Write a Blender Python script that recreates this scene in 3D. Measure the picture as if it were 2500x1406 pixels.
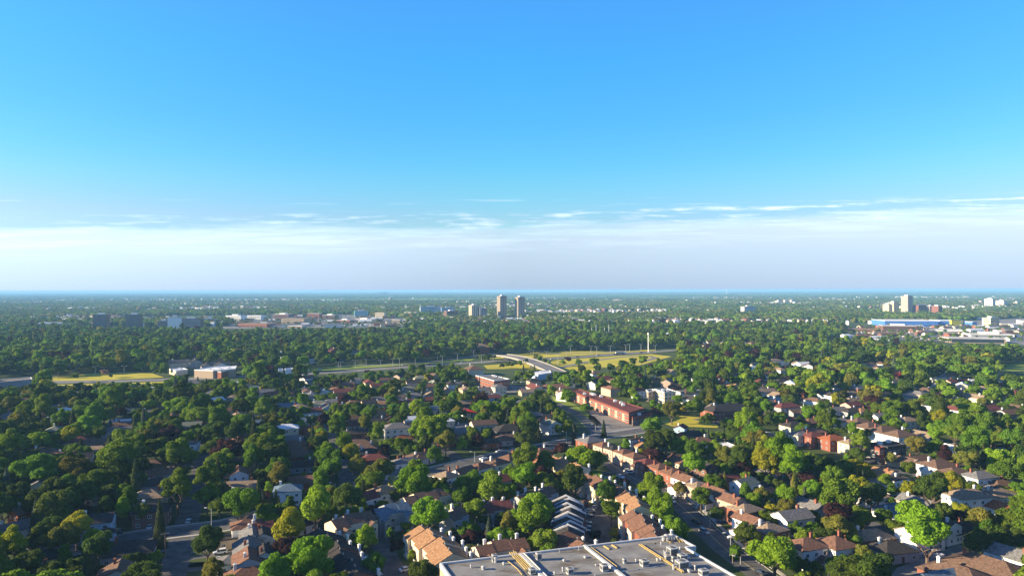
import bpy, math, random
import numpy as np
from mathutils import Matrix, Vector
R = math.radians
rnd = random.Random(7)
C = bpy.context.scene
for o in list(bpy.data.objects): bpy.data.objects.remove(o)
COL = C.collection

# ------------------------------------------------------------------ camera
H = 90.0
FPX = 1667.0                       # focal length in pixels of the 2500 px wide photograph
cam_d = bpy.data.cameras.new('camera'); cam = bpy.data.objects.new('camera', cam_d); COL.objects.link(cam)
cam_d.sensor_width = 36; cam_d.lens = 24.0; cam_d.clip_start = 1; cam_d.clip_end = 200000
RM = Matrix.Rotation(R(90.17), 3, 'X') @ Matrix.Rotation(-0.0022, 3, 'Z')
cam.matrix_world = Matrix.Translation((0, 0, H)) @ RM.to_4x4()
C.camera = cam
C.render.resolution_x = 1024; C.render.resolution_y = 575

# ------------------------------------------------------------------ sky, sun, exposure
SUN_EL, SUN_AZ = 17.0, 6.0         # sun low on the left, a little behind the camera
sdir = Vector((-math.cos(R(SUN_EL))*math.cos(R(SUN_AZ)), -math.cos(R(SUN_EL))*math.sin(R(SUN_AZ)), math.sin(R(SUN_EL))))
W = bpy.data.worlds.new('World'); C.world = W; W.use_nodes = True
wt = W.node_tree; wt.nodes.clear()
def wn(t, **k):
    n = wt.nodes.new(t)
    for a, b in k.items(): setattr(n, a, b)
    return n
def wmath(op, a, b=None, c=None, clamp=False):
    n = wn('ShaderNodeMath', operation=op); n.use_clamp = clamp
    for i, x in enumerate((a, b, c)):
        if x is None: continue
        if isinstance(x, (int, float)): n.inputs[i].default_value = x
        else: wt.links.new(x, n.inputs[i])
    return n.outputs[0]
sky = wn('ShaderNodeTexSky', sky_type='NISHITA'); sky.sun_disc = False
sky.sun_elevation = R(SUN_EL); sky.sun_rotation = R(270 - SUN_AZ); sky.altitude = 100
sky.air_density = 1.0; sky.dust_density = 0.6; sky.ozone_density = 2.0
tc = wn('ShaderNodeTexCoord'); sp = wn('ShaderNodeSeparateXYZ'); wt.links.new(tc.outputs['Generated'], sp.inputs[0])
X_, Y_, Z_ = sp.outputs
hor = wmath('SQRT', wmath('ADD', wmath('MULTIPLY', X_, X_), wmath('MULTIPLY', Y_, Y_)))
el = wmath('DIVIDE', Z_, wmath('MAXIMUM', hor, 0.001))           # tan of the elevation
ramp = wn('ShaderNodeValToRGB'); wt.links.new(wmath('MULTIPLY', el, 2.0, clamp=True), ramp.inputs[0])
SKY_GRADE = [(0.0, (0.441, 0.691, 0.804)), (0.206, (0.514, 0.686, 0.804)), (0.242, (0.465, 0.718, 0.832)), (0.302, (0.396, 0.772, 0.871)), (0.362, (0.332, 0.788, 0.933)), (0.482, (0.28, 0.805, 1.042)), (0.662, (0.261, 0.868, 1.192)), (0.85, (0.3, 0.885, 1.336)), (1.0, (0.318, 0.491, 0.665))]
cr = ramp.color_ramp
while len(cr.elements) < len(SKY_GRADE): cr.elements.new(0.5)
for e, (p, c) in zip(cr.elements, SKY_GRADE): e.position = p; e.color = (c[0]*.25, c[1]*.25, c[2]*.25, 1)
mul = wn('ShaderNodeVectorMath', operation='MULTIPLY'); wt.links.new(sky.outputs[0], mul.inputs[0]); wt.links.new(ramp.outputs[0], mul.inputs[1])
side = wmath('ABSOLUTE', wmath('ARCTAN2', X_, Y_)); cg = wn('ShaderNodeCombineXYZ'); cg.inputs[0].default_value = 1; cg.inputs[2].default_value = 1
wt.links.new(wmath('MAXIMUM', wmath('MULTIPLY_ADD', side, -0.20, 1.01), 0.80), cg.inputs[1])
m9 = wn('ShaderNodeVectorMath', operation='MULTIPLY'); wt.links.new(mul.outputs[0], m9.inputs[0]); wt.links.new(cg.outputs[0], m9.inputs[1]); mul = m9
# thin cloud bank low in the sky
az = wmath('ARCTAN2', X_, Y_)
elc = wmath('MULTIPLY', el, wmath('MULTIPLY_ADD', wmath('MINIMUM', wmath('MULTIPLY', az, az), 1.0), 0.56, 1.0))
def cnoise(sx, sy, scale, det, off=0.0):
    cb = wn('ShaderNodeCombineXYZ')
    wt.links.new(wmath('MULTIPLY_ADD', az, sx, off), cb.inputs[0]); wt.links.new(wmath('MULTIPLY', elc, sy), cb.inputs[1])
    n = wn('ShaderNodeTexNoise'); n.inputs['Scale'].default_value = scale; n.inputs['Detail'].default_value = det
    n.inputs['Roughness'].default_value = 0.62
    wt.links.new(cb.outputs[0], n.inputs['Vector']); return n.outputs[0]
n1 = cnoise(4.0, 60.0, 1.5, 7); n2 = cnoise(2.2, 14.0, 1.6, 6, 4.3); n3 = cnoise(4, 110, 1.2, 5, 9.1)
edge = wmath('ADD', wmath('MULTIPLY_ADD', wmath('MAXIMUM', az, 0.0), 0.044, 0.0955), wmath('ADD', wmath('MULTIPLY', wmath('SUBTRACT', n2, 0.5), 0.034), wmath('MULTIPLY', wmath('SUBTRACT', n1, 0.5), 0.014)))
dd = wmath('SUBTRACT', edge, elc)
bank = wmath('ADD', wmath('MULTIPLY', wmath('MULTIPLY', dd, 160.0, clamp=True), 0.34), wmath('MULTIPLY', wmath('MULTIPLY', dd, 44.0, clamp=True), 0.56))
n4 = cnoise(7.0, 120.0, 1.3, 8, 2.2); n5 = cnoise(3.1, 10.0, 1.4, 3, 7.7)
n6 = cnoise(16.0, 90.0, 1.4, 7, 5.2)                        # small puffs along the top on the right
low = wmath('MULTIPLY_ADD', wmath('MAXIMUM', az, 0.0), 0.038, 0.0960)
band = wmath('SUBTRACT', 1.0, wmath('MULTIPLY', wmath('ABSOLUTE', wmath('SUBTRACT', elc, low)), 48.0, clamp=True))
puff = wmath('MULTIPLY', wmath('MULTIPLY', wmath('SUBTRACT', wmath('ADD', n4, wmath('MULTIPLY', wmath('SUBTRACT', n6, 0.5), 0.6)), 0.49), 6.0, clamp=True), wmath('MULTIPLY', wmath('MULTIPLY', wmath('SUBTRACT', n5, wmath('MULTIPLY_ADD', az, -0.16, 0.42)), 6.0, clamp=True), wmath('MULTIPLY', band, 2.2, clamp=True)))
puff = wmath('MULTIPLY', puff, wmath('MULTIPLY_ADD', az, 0.7, 0.85, clamp=True))
n7 = cnoise(5.0, 70.0, 1.6, 7, 12.4)
tex = wmath('MULTIPLY', wmath('MULTIPLY', wmath('SUBTRACT', n7, 0.44), 5.5, clamp=True), wmath('SUBTRACT', 1.0, wmath('MULTIPLY', wmath('MAXIMUM', dd, 0.0), 20.0, clamp=True)))
rim = wmath('MAXIMUM', puff, wmath('MULTIPLY', tex, 0.85))
wis = wmath('MULTIPLY', wmath('SUBTRACT', n3, 0.58), 9.0, clamp=True)
win = wmath('MULTIPLY', wmath('SUBTRACT', 1.0, wmath('MULTIPLY', wmath('ABSOLUTE', wmath('SUBTRACT', elc, 0.130)), 70.0, clamp=True)), wis)
bank = wmath('MAXIMUM', wmath('MAXIMUM', bank, wmath('MAXIMUM', wmath('MULTIPLY', puff, 0.80), wmath('MULTIPLY', wmath('MULTIPLY', tex, wmath('MULTIPLY', dd, 200.0, clamp=True)), 0.72))), wmath('MULTIPLY', win, 0.40))
CLOUD_V = 1.0
cc = wn('ShaderNodeValToRGB'); wt.links.new(wmath('MULTIPLY', el, 8.0, clamp=True), cc.inputs[0])
for e, (p, c) in zip(cc.color_ramp.elements, ((0.0, (0.180,0.232,0.318)), (0.9, (0.292,0.350,0.404)))): e.position = p; e.color = (*c, 1)
SKY_STR = 0.1
csc = wn('ShaderNodeVectorMath', operation='SCALE'); wt.links.new(cc.outputs[0], csc.inputs[0]); wt.links.new(wmath('MULTIPLY', wmath('ADD', 1.0, wmath('ADD', wmath('MULTIPLY', wmath('MAXIMUM', wmath('MULTIPLY', az, -1.0), 0.0), .75), wmath('MULTIPLY', wmath('MAXIMUM', az, 0.0), .30))), 1.0/SKY_STR), csc.inputs[3])
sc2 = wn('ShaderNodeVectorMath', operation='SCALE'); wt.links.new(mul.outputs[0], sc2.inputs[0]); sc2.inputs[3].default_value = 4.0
cw = wn('ShaderNodeVectorMath', operation='SCALE'); wt.links.new(csc.outputs[0], cw.inputs[0]); wt.links.new(wmath('MULTIPLY_ADD', rim, 0.34, 0.96), cw.inputs[3]); csc = cw
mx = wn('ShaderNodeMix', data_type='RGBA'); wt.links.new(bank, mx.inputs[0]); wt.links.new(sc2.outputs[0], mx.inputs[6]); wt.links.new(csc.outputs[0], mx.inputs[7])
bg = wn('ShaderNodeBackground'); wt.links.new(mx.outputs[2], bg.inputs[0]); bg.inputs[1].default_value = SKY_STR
wo = wn('ShaderNodeOutputWorld'); wt.links.new(bg.outputs[0], wo.inputs[0])
sl = bpy.data.lights.new('sun', 'SUN'); sl.energy = 5.0; sl.angle = R(0.5); sl.color = (1.0, 0.82, 0.54)
so = bpy.data.objects.new('sun', sl); COL.objects.link(so); so.rotation_euler = sdir.to_track_quat('Z', 'Y').to_euler()
C.view_settings.view_transform = 'Standard'; C.view_settings.look = 'None'; C.view_settings.exposure = 1.4; C.view_settings.gamma = 1.0
C.cycles.max_bounces = 6; C.cycles.diffuse_bounces = 2; C.cycles.glossy_bounces = 2; C.cycles.transmission_bounces = 3; C.cycles.volume_bounces = 1; C.cycles.transparent_max_bounces = 4

# ------------------------------------------------------------------ pixel <-> world
def ray(u, v): return RM @ Vector(((u-1250)/FPX, -(v-703)/FPX, -1.0))
def P(u, v, z=0.0):
    d = ray(u, v); t = (z-H)/d.z
    return Vector((d.x*t, d.y*t, z))
RMi = RM.transposed()
def PX(p):
    q = RMi @ (Vector(p)-Vector((0, 0, H)))
    if q.z > -0.1: return (-9999, 9999, 1)
    return (1250+q.x/-q.z*FPX, 703-q.y/-q.z*FPX, -q.z)

# ------------------------------------------------------------------ materials
MATS = {}
def mat(name, col, rough=0.8, var=0.25, scale=1.5, spec=0.2, metal=0.0, col2=None, translucent=0.0, instvar=0.0, bump=0.0, coord='Object', detail=4):
    if name in MATS: return MATS[name]
    m = bpy.data.materials.new(name); m.use_nodes = True; nt = m.node_tree; N = nt.nodes; L = nt.links
    b = N['Principled BSDF']; b.inputs['Roughness'].default_value = rough
    b.inputs['Specular IOR Level'].default_value = spec; b.inputs['Metallic'].default_value = metal
    t = N.new('ShaderNodeTexCoord'); n = N.new('ShaderNodeTexNoise'); n.inputs['Scale'].default_value = scale; n.inputs['Detail'].default_value = detail
    L.new(t.outputs[coord], n.inputs['Vector'])
    mr = N.new('ShaderNodeMapRange'); mr.inputs[1].default_value = 0.3; mr.inputs[2].default_value = 0.7
    L.new(n.outputs[0], mr.inputs[0])
    c2 = col2 or tuple(min(1, c*(1+var)) for c in col); c1 = col if col2 else tuple(c*(1-var) for c in col)
    mxx = N.new('ShaderNodeMix'); mxx.data_type = 'RGBA'; mxx.inputs[6].default_value = (*c1, 1); mxx.inputs[7].default_value = (*c2, 1)
    L.new(mr.outputs[0], mxx.inputs[0]); out = mxx.outputs[2]
    if instvar:
        oi = N.new('ShaderNodeObjectInfo'); hs = N.new('ShaderNodeHueSaturation')
        r1 = N.new('ShaderNodeMapRange'); r1.inputs[3].default_value = 1-instvar; r1.inputs[4].default_value = 1+instvar; L.new(oi.outputs['Random'], r1.inputs[0])
        m2 = N.new('ShaderNodeMath'); m2.operation = 'MULTIPLY'; m2.inputs[1].default_value = 7.31; L.new(oi.outputs['Random'], m2.inputs[0])
        m3 = N.new('ShaderNodeMath'); m3.operation = 'FRACT'; L.new(m2.outputs[0], m3.inputs[0])
        r2 = N.new('ShaderNodeMapRange'); r2.inputs[3].default_value = 0.5-instvar*0.09; r2.inputs[4].default_value = 0.5+instvar*0.05; L.new(m3.outputs[0], r2.inputs[0])
        L.new(r1.outputs[0], hs.inputs['Value']); L.new(r2.outputs[0], hs.inputs['Hue']); L.new(out, hs.inputs['Color']); out = hs.outputs[0]
    L.new(out, b.inputs['Base Color'])
    if translucent:
        tr = N.new('ShaderNodeBsdfTranslucent'); L.new(out, tr.inputs[0]); ms = N.new('ShaderNodeMixShader'); ms.inputs[0].default_value = translucent
        L.new(b.outputs[0], ms.inputs[1]); L.new(tr.outputs[0], ms.inputs[2]); L.new(ms.outputs[0], N['Material Output'].inputs[0])
    if bump:
        bp = N.new('ShaderNodeBump'); bp.inputs['Strength'].default_value = bump; bp.inputs['Distance'].default_value = 0.1
        L.new(n.outputs[0], bp.inputs['Height']); L.new(bp.outputs[0], b.inputs['Normal'])
    MATS[name] = m; return m
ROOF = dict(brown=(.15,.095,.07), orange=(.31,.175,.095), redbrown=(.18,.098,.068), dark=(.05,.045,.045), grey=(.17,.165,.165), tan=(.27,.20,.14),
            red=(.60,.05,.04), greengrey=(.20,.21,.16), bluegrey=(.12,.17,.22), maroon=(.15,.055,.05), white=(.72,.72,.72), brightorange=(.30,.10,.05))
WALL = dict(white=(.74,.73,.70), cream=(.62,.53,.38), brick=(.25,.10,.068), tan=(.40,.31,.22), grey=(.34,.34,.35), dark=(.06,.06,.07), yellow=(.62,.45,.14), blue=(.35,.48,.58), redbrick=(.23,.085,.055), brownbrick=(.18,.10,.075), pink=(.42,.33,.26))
def rmat(n): return mat('roof_'+n, ROOF[n], 0.92, 0.36, 1.3, 0.05, detail=8)
def wmat(n): return mat('wall_'+n, WALL[n], 0.85, 0.10, 0.6, 0.1)
M_glass = mat('window_glass', (.03,.04,.055), 0.12, .3, 1, 0.6)
M_trim = mat('white_trim', (.75,.74,.71), 0.6, .05)
M_concrete = mat('concrete', (.42,.39,.35), 0.9, .15, 0.5)
M_asphalt = mat('asphalt', (.105,.102,.102), 0.9, .38, 0.22, coord='Object', detail=9)
M_hwy = mat('highway_paving', (.20,.19,.18), 0.9, .18, 0.05)
M_lot = mat('lot_paving', (.22,.205,.19), 0.9, .2, 0.08)
M_yellowpaint = mat('road_paint', (.5,.45,.25), 0.8, .1)
M_metal = mat('galvanised_metal', (.45,.45,.44), 0.45, .1, metal=0.3)
M_wood = mat('weathered_wood', (.22,.17,.13), 0.9, .2)
M_bark = mat('bark', (.14,.10,.075), 0.95, .3, 3)

# foliage kinds: (base colours of the leaves)
FOL = dict(
 green=((.082,.156,.014),(.170,.272,.026)), dark=((.044,.080,.013),(.104,.156,.024)), olive=((.125,.135,.022),(.220,.220,.038)),
 yellow=((.195,.220,.014),(.350,.350,.026)), lime=((.130,.225,.012),(.250,.380,.024)), purple=((.040,.018,.018),(.080,.034,.032)),
 spruce=((.060,.084,.060),(.115,.140,.100)), conifer=((.046,.066,.022),(.088,.108,.034)), brown=((.14,.09,.045),(.22,.145,.08)),
 bright=((.112,.208,.013),(.218,.342,.024)), blossom=((.38,.38,.14),(.60,.58,.27)), bare=((.30,.20,.15),(.36,.26,.19)))
def fmat(k): return mat('foliage_'+k, FOL[k][0], 0.75, scale=3.2, spec=0.04, col2=FOL[k][1], translucent=0.38, instvar=0.28, detail=3)

# ------------------------------------------------------------------ mesh helpers
class MB:
    def __init__(s): s.v = []; s.f = []; s.m = []
    def face(s, pts, m=0):
        i = len(s.v); s.v += [tuple(p) for p in pts]; s.f.append(tuple(range(i, i+len(pts)))); s.m.append(m)
    def box(s, x0, x1, y0, y1, z0, z1, m=0):
        i = len(s.v)
        s.v += [(x, y, z) for z in (z0, z1) for (x, y) in ((x0,y0),(x1,y0),(x1,y1),(x0,y1))]
        s.f += [(i+3,i+2,i+1,i),(i+4,i+5,i+6,i+7),(i,i+1,i+5,i+4),(i+1,i+2,i+6,i+5),(i+2,i+3,i+7,i+6),(i+3,i,i+4,i+7)]; s.m += [m]*6
        return s
    def poly(s, pts, z0, z1, m=0):                      # prism over a counter-clockwise outline
        i = len(s.v); n = len(pts)
        s.v += [(p[0], p[1], z0) for p in pts]+[(p[0], p[1], z1) for p in pts]
        s.f.append(tuple(i+n+k for k in range(n))); s.f.append(tuple(i+n-1-k for k in range(n)))
        for k in range(n): s.f.append((i+k, i+(k+1)%n, i+n+(k+1)%n, i+n+k))
        s.m += [m]*(n+2); return s
    def tube(s, p, q, r0, r1=None, n=6, m=0):
        r1 = r0 if r1 is None else r1
        p = Vector(p); q = Vector(q); d = (q-p).normalized(); a = d.orthogonal().normalized(); b = d.cross(a); i = len(s.v)
        for c, r in ((p, r0), (q, r1)):
            for k in range(n): s.v.append(tuple(c+(a*math.cos(k*2*math.pi/n)+b*math.sin(k*2*math.pi/n))*r))
        for k in range(n): s.f.append((i+k, i+(k+1)%n, i+n+(k+1)%n, i+n+k)); s.m.append(m)
        s.f.append(tuple(i+n-1-k for k in range(n))); s.f.append(tuple(i+n+k for k in range(n))); s.m += [m, m]; return s
    def mesh(s, name, mats):
        me = bpy.data.meshes.new(name); me.from_pydata(s.v, [], s.f)
        for m in (mats if isinstance(mats, (list, tuple)) else [mats]): me.materials.append(m)
        if any(s.m): me.polygons.foreach_set('material_index', s.m)
        me.update(); return me
    def build(s, name, mats, parent=None): return link(name, s.mesh(name, mats), parent)
def link(name, me, parent=None, loc=None, rz=0):
    o = bpy.data.objects.new(name, me); COL.objects.link(o)
    if parent is not None: o.parent = parent
    if loc is not None: o.location = loc
    if rz: o.rotation_euler = (0, 0, rz)
    return o
ALL = []
def tag(o, cat, label=None, group=None, desc=None):
    o['category'] = cat
    if label: o['label'] = label
    if group: o['group'] = group
    ALL.append((o, cat, label, desc)); return o
def thing(name, loc, rz, cat, label=None, group=None, desc=None):
    o = bpy.data.objects.new(name, None); COL.objects.link(o); o.location = loc; o.rotation_euler = (0, 0, rz); o.empty_display_size = 0.5
    return tag(o, cat, label, group, desc)
def struct(name, mb, m): o = mb.build(name, m); o['kind'] = 'structure'; return o

# ------------------------------------------------------------------ ground
FP = []                                                # footprints that no tree may enter: (x, y, r)
def catmull(pts, step=6.0):
    out = []; n = len(pts)
    for i in range(n-1):
        p0 = pts[max(i-1, 0)]; p1 = pts[i]; p2 = pts[i+1]; p3 = pts[min(i+2, n-1)]
        k = max(1, int((p2-p1).length/step))
        for j in range(k):
            t = j/k
            out.append(0.5*((2*p1)+(p2-p0)*t+(2*p0-5*p1+4*p2-p3)*t*t+(3*p1-p0-3*p2+p3)*t**3))
    out.append(pts[-1]); return out
def strip(mb, line, off0, off1, z0, z1=None, m=0):
    L = []
    for i, p in enumerate(line):
        a = line[max(i-1, 0)]; b = line[min(i+1, len(line)-1)]; d = (b-a); d.z = 0; d.normalize(); nrm = Vector((d.y, -d.x, 0))
        L.append((p+nrm*off0, p+nrm*off1))
    for (a, b), (c, d) in zip(L, L[1:]):
        if z1 is None: mb.face([(b.x,b.y,z0),(d.x,d.y,z0),(c.x,c.y,z0),(a.x,a.y,z0)], m)
        else:
            i = len(mb.v)
            for q in (a, b, d, c): mb.v.append((q.x, q.y, z0))
            for q in (a, b, d, c): mb.v.append((q.x, q.y, z1))
            mb.f += [(i+4,i+5,i+6,i+7),(i,i+1,i+5,i+4),(i+1,i+2,i+6,i+5),(i+2,i+3,i+7,i+6),(i+3,i,i+4,i+7)]; mb.m += [m]*5
gm = mat('lawn_ground', (.030,.050,.014), 0.95, scale=0.05, col2=(.075,.105,.026), coord='Object', detail=8)
nt = gm.node_tree; N = nt.nodes; L = nt.links                       # far away the land is a patchwork of woods and fields
g = bpy.data.meshes.new('ground')
xs = [-36000,-9000,-2500,-700,0,700,2500,9000,36000]; ys = [-3000,100,400,900,2000,5000,12000,36000]
gv = [(x, y, 0.0) for y in ys for x in xs]; nx = len(xs)
g.from_pydata(gv, [], [(j*nx+i, j*nx+i+1, (j+1)*nx+i+1, (j+1)*nx+i) for j in range(len(ys)-1) for i in range(nx-1)])
g.materials.append(gm); go = link('ground', g); go['kind'] = 'structure'

ROADS = []; LOTS = []
def road(pts, w, name='road', m=None, walk=(), z=0.03, step=6.0, paint=False):
    line = catmull([P(u, v) for u, v in pts], step)
    for i in range(0, len(line)-1):
        a, b = line[i], line[i+1]; k = max(1, int((b-a).length/(w*0.6)))
        for j in range(k): q = a.lerp(b, j/k); ROADS.append((q.x, q.y, w*0.5))
    mb = MB(); strip(mb, line, -w/2, w/2, z); struct(name, mb, m or M_asphalt)
    for s in walk:
        mb = MB(); strip(mb, line, *sorted((s*(w/2+1.4), s*(w/2+2.9))), 0.0, 0.14); struct('sidewalk', mb, M_concrete)
        mb = MB(); strip(mb, line, *sorted((s*(w/2), s*(w/2+0.25))), 0.0, 0.13); struct('kerb', mb, M_concrete)
        for q in line[::2]: ROADS.append((q.x, q.y, w*0.5+1.2))
    if paint:
        mb = MB(); strip(mb, line, -0.12, 0.12, z+0.012); struct('road_marking', mb, M_yellowpaint)
    return line
def lot(pts, name, m, z=0.02, excl=True):
    q = [P(u, v) for u, v in pts]; mb = MB()
    ar = sum(q[i].x*q[(i+1)%len(q)].y-q[(i+1)%len(q)].x*q[i].y for i in range(len(q)))
    if ar < 0: q = q[::-1]
    mb.face([(p.x, p.y, z) for p in q]); struct(name, mb, m)
    if excl: LOTS.append([(p.x, p.y) for p in q])
road([(412,1440),(426,1380),(445,1310),(462,1255),(478,1205),(488,1160),(492,1120),(490,1085)], 8.5, walk=())
road([(150,1345),(250,1325),(330,1310),(440,1296),(545,1282),(640,1258),(726,1236),(863,1199),(980,1168),(1114,1136),(1250,1106),(1390,1078),(1503,1060),(1580,1048)], 9.5, walk=(-1,1), z=0.042)
road([(845,1203),(846,1165),(828,1112),(806,1068),(788,1035)], 7.5)
road([(1128,1135),(1108,1112),(1078,1096),(1040,1084)], 7)
road([(1395,1080),(1350,1070),(1318,1058),(1290,1046)], 7)
road([(1462,1066),(1444,1042),(1424,1022),(1395,1003),(1360,985)], 7.5)
road([(1920,1470),(1866,1410),(1778,1345),(1724,1295),(1680,1250),(1624,1206),(1552,1170),(1490,1130),(1448,1100),(1430,1076)], 9.5, walk=(1,), z=0.035, paint=True)
road([(1700,1022),(1790,1040),(1875,1062),(1984,1088),(2060,1107),(2136,1128),(2200,1147),(2290,1172),(2400,1205)], 8, walk=(-1,))
road([(1960,1005),(2020,1017),(2120,1030),(2240,1062),(2400,1110)], 7.5)
road([(2090,1252),(2130,1282),(2160,1310),(2172,1350)], 7)
road([(985,1425),(960,1385),(940,1345),(925,1315),(945,1298),(1005,1278)], 7)
road([(1474,1335),(1478,1300),(1470,1268),(1452,1242)], 7.5)
road([(880,1305),(925,1305)], 7, z=0.038)
road([(0,1205),(60,1190),(85,1160)], 8)
road([(0,1345),(60,1335),(115,1326),(160,1343)], 8)
road([(1700,995),(1790,1003),(1900,1012)], 7)
# highway corridor
HW = [(-120,945),(60,934),(250,931),(430,926),(560,921),(640,916),(726,913),(800,910),(852,906),(916,901),(980,897),(1060,891),(1130,887),(1210,882),(1290,878),(1400,872),(1500,865),(1580,860),(1680,852),(1800,846)]
road(HW, 19, 'highway', M_hwy, z=0.05, step=15)
road([(820,893),(930,890),(1010,886),(1100,877),(1165,868),(1230,860)], 9, 'slip_road', M_hwy, z=0.07, step=15)
road([(1340,905),(1420,886),(1500,874),(1560,868),(1600,873),(1560,884)], 8, 'slip_road', M_hwy, z=0.09, step=12)
road([(1310,858),(1350,863),(1420,862),(1490,859),(1570,852)], 8, 'slip_road', M_hwy, z=0.09, step=15)
M_field = mat('dry_grass', (.38,.33,.028), 0.95, scale=0.03, col2=(.52,.45,.045), detail=6)
M_field2 = mat('mown_grass', (.17,.235,.028), 0.95, scale=0.03, col2=(.27,.33,.04), detail=6)
lot([(85,926),(215,912),(365,909),(400,921),(240,928.5),(95,931)], 'grass', M_field)
lot([(90,940),(240,936.5),(420,931),(425,934),(250,942)], 'grass', M_field)
lot([(705,905),(760,899),(870,889),(970,886),(1010,886.5),(960,893),(860,900),(760,906)], 'grass', M_field2)
lot([(1180,892),(1290,884),(1400,876),(1500,869),(1590,864),(1640,870),(1560,892),(1470,898),(1420,912),(1380,905),(1270,900),(1190,901)], 'grass', M_field)
lot([(1190,875),(1300,860),(1400,856),(1500,859),(1600,852),(1600,856),(1500,862),(1400,869),(1290,875)], 'grass', M_field, z=0.03)
lot([(1000,890),(1100,880),(1165,873),(1150,880),(1060,886)], 'grass', M_field2)
lot([(2425,893),(2500,885),(2580,885),(2580,912),(2440,906)], 'grass', M_field2)
lot([(1345,965),(1400,985),(1455,1020),(1470,1036),(1428,1042),(1400,1015),(1360,992)], 'grass', M_field2)
lot([(1590,1022),(1640,1012),(1740,1022),(1755,1044),(1640,1040)], 'grass', M_field)
lot([(1215,935),(1290,945),(1335,955),(1245,959),(1195,950)], 'parking_lot', M_lot)
lot([(1440,1002),(1500,1000),(1575,1030),(1600,1052),(1510,1059),(1455,1058),(1435,1030)], 'parking_lot', M_lot)
lot([(2150,1440),(2190,1385),(2300,1345),(2340,1325),(2365,1340),(2360,1440)], 'parking_lot', M_lot)
lot([(1422,1335),(1432,1240),(1470,1240),(1468,1335)], 'parking_lot', M_asphalt, z=0.022)
lot([(300,1318),(335,1312),(350,1318),(310,1326)], 'driveway', M_lot)
# commercial districts
lot([(540,803),(555,782),(700,775),(840,768),(1000,778),(992,797),(860,799),(700,799)], 'parking_lot', M_lot)
lot([(2070,818),(2160,794),(2500,777),(2600,777),(2600,842),(2500,842),(2380,836),(2140,826)], 'parking_lot', M_lot)
road([(2020,834),(2100,826),(2260,818),(2400,822),(2600,830)], 22, 'highway', M_hwy, z=0.06, step=30)
for q in ([(540,815),(550,798),(1000,794),(1010,812)], [(1960,852),(2070,818),(2140,824),(2600,838),(2600,866),(2300,862)], [(200,812),(200,798),(540,800),(540,814)], [(1200,792),(1290,792),(1290,780),(1200,780)]):
    LOTS.append([tuple(P(u, v)[:2]) for u, v in q])
lot([(1020,785),(1290,785),(1290,770),(1020,768)], 'parking_lot', M_lot, excl=False)
lot([(45,806),(190,804),(200,790),(60,788)], 'parking_lot', M_lot, excl=False)
road([(880,790),(800,763),(745,746),(700,735),(668,726),(645,720)], 55, 'highway', M_hwy, z=0.1, step=200)
M_far = mat('far_crop_field', (.13,.22,.06), 0.95, scale=0.002, col2=(.22,.30,.10))
for q in ([(825,737),(1240,734),(1240,729),(850,730)], [(760,740),(825,739),(825,735),(770,736)], [(1240,729),(1500,730),(1500,727),(1250,726)], [(1530,730),(1740,729),(1740,725),(1540,726)],
          [(1240,737),(1480,736),(1480,733),(1250,733)], [(720,733),(810,733),(805,730),(730,730)]):
    lot(q, 'crop_field', M_far, z=0.15)
lot([(1385,732),(1425,733),(1425,728),(1385,727)], 'crop_field', mat('dry_field', (.35,.27,.15), .95), z=0.4)

# ------------------------------------------------------------------ houses
SHARED = {}
def shared(key, fn):
    if key not in SHARED: SHARED[key] = fn()
    return SHARED[key]
def win_mesh(w, h):
    def f():
        b = MB(); b.box(-w/2, w/2, -.05, .03, 0, h, 0); b.box(-w/2+.09, w/2-.09, -.065, -.04, .09, h-.09, 1)
        b.box(-.03, .03, -.075, -.06, .09, h-.09, 0); return b.mesh('window', [M_trim, M_glass])
    return shared(('win', w, h), f)
def pane_mesh(w, h): return shared(('pane', w, h), lambda: MB().box(-w/2+.09, w/2-.09, -.065, -.04, .09, h-.09).mesh('pane', M_glass))
def frame_mesh(w, h):
    def f():
        b = MB(); b.box(-w/2, w/2, -.05, .03, 0, h); b.box(-.03, .03, -.075, -.066, .09, h-.09); return b.mesh('window', M_trim)
    return shared(('frm', w, h), f)
def add_window(t, w, h, loc, rz=0, dist=999):
    if dist < 420: o = link('window', frame_mesh(w, h), t, loc, rz); link('pane', pane_mesh(w, h), o)
    else: link('window', win_mesh(w, h), t, loc, rz)
def door_mesh(w, h, m):
    def f():
        b = MB(); b.box(-w/2, w/2, -.06, .03, 0, h, 0)
        k = max(2, int(h/.55))
        for i in range(k): b.box(-w/2+.1, w/2-.1, -.09, -.055, .06+i*h/k, (i+1)*h/k-.06, 0)
        return b.mesh('door', m)
    return shared(('door', w, h, m.name), f)
def chim_mesh(h, m):
    def f():
        b = MB(); b.box(-.45, .45, -.35, .35, 0, h-.2); b.box(-.55, .55, -.45, .45, h-.2, h); b.tube((-.15,0,h),(-.15,0,h+.35),.13); b.tube((.18,0,h),(.18,0,h+.3),.12)
        return b.mesh('chimney', m)
    return shared(('ch', round(h, 1), m.name), f)
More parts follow.
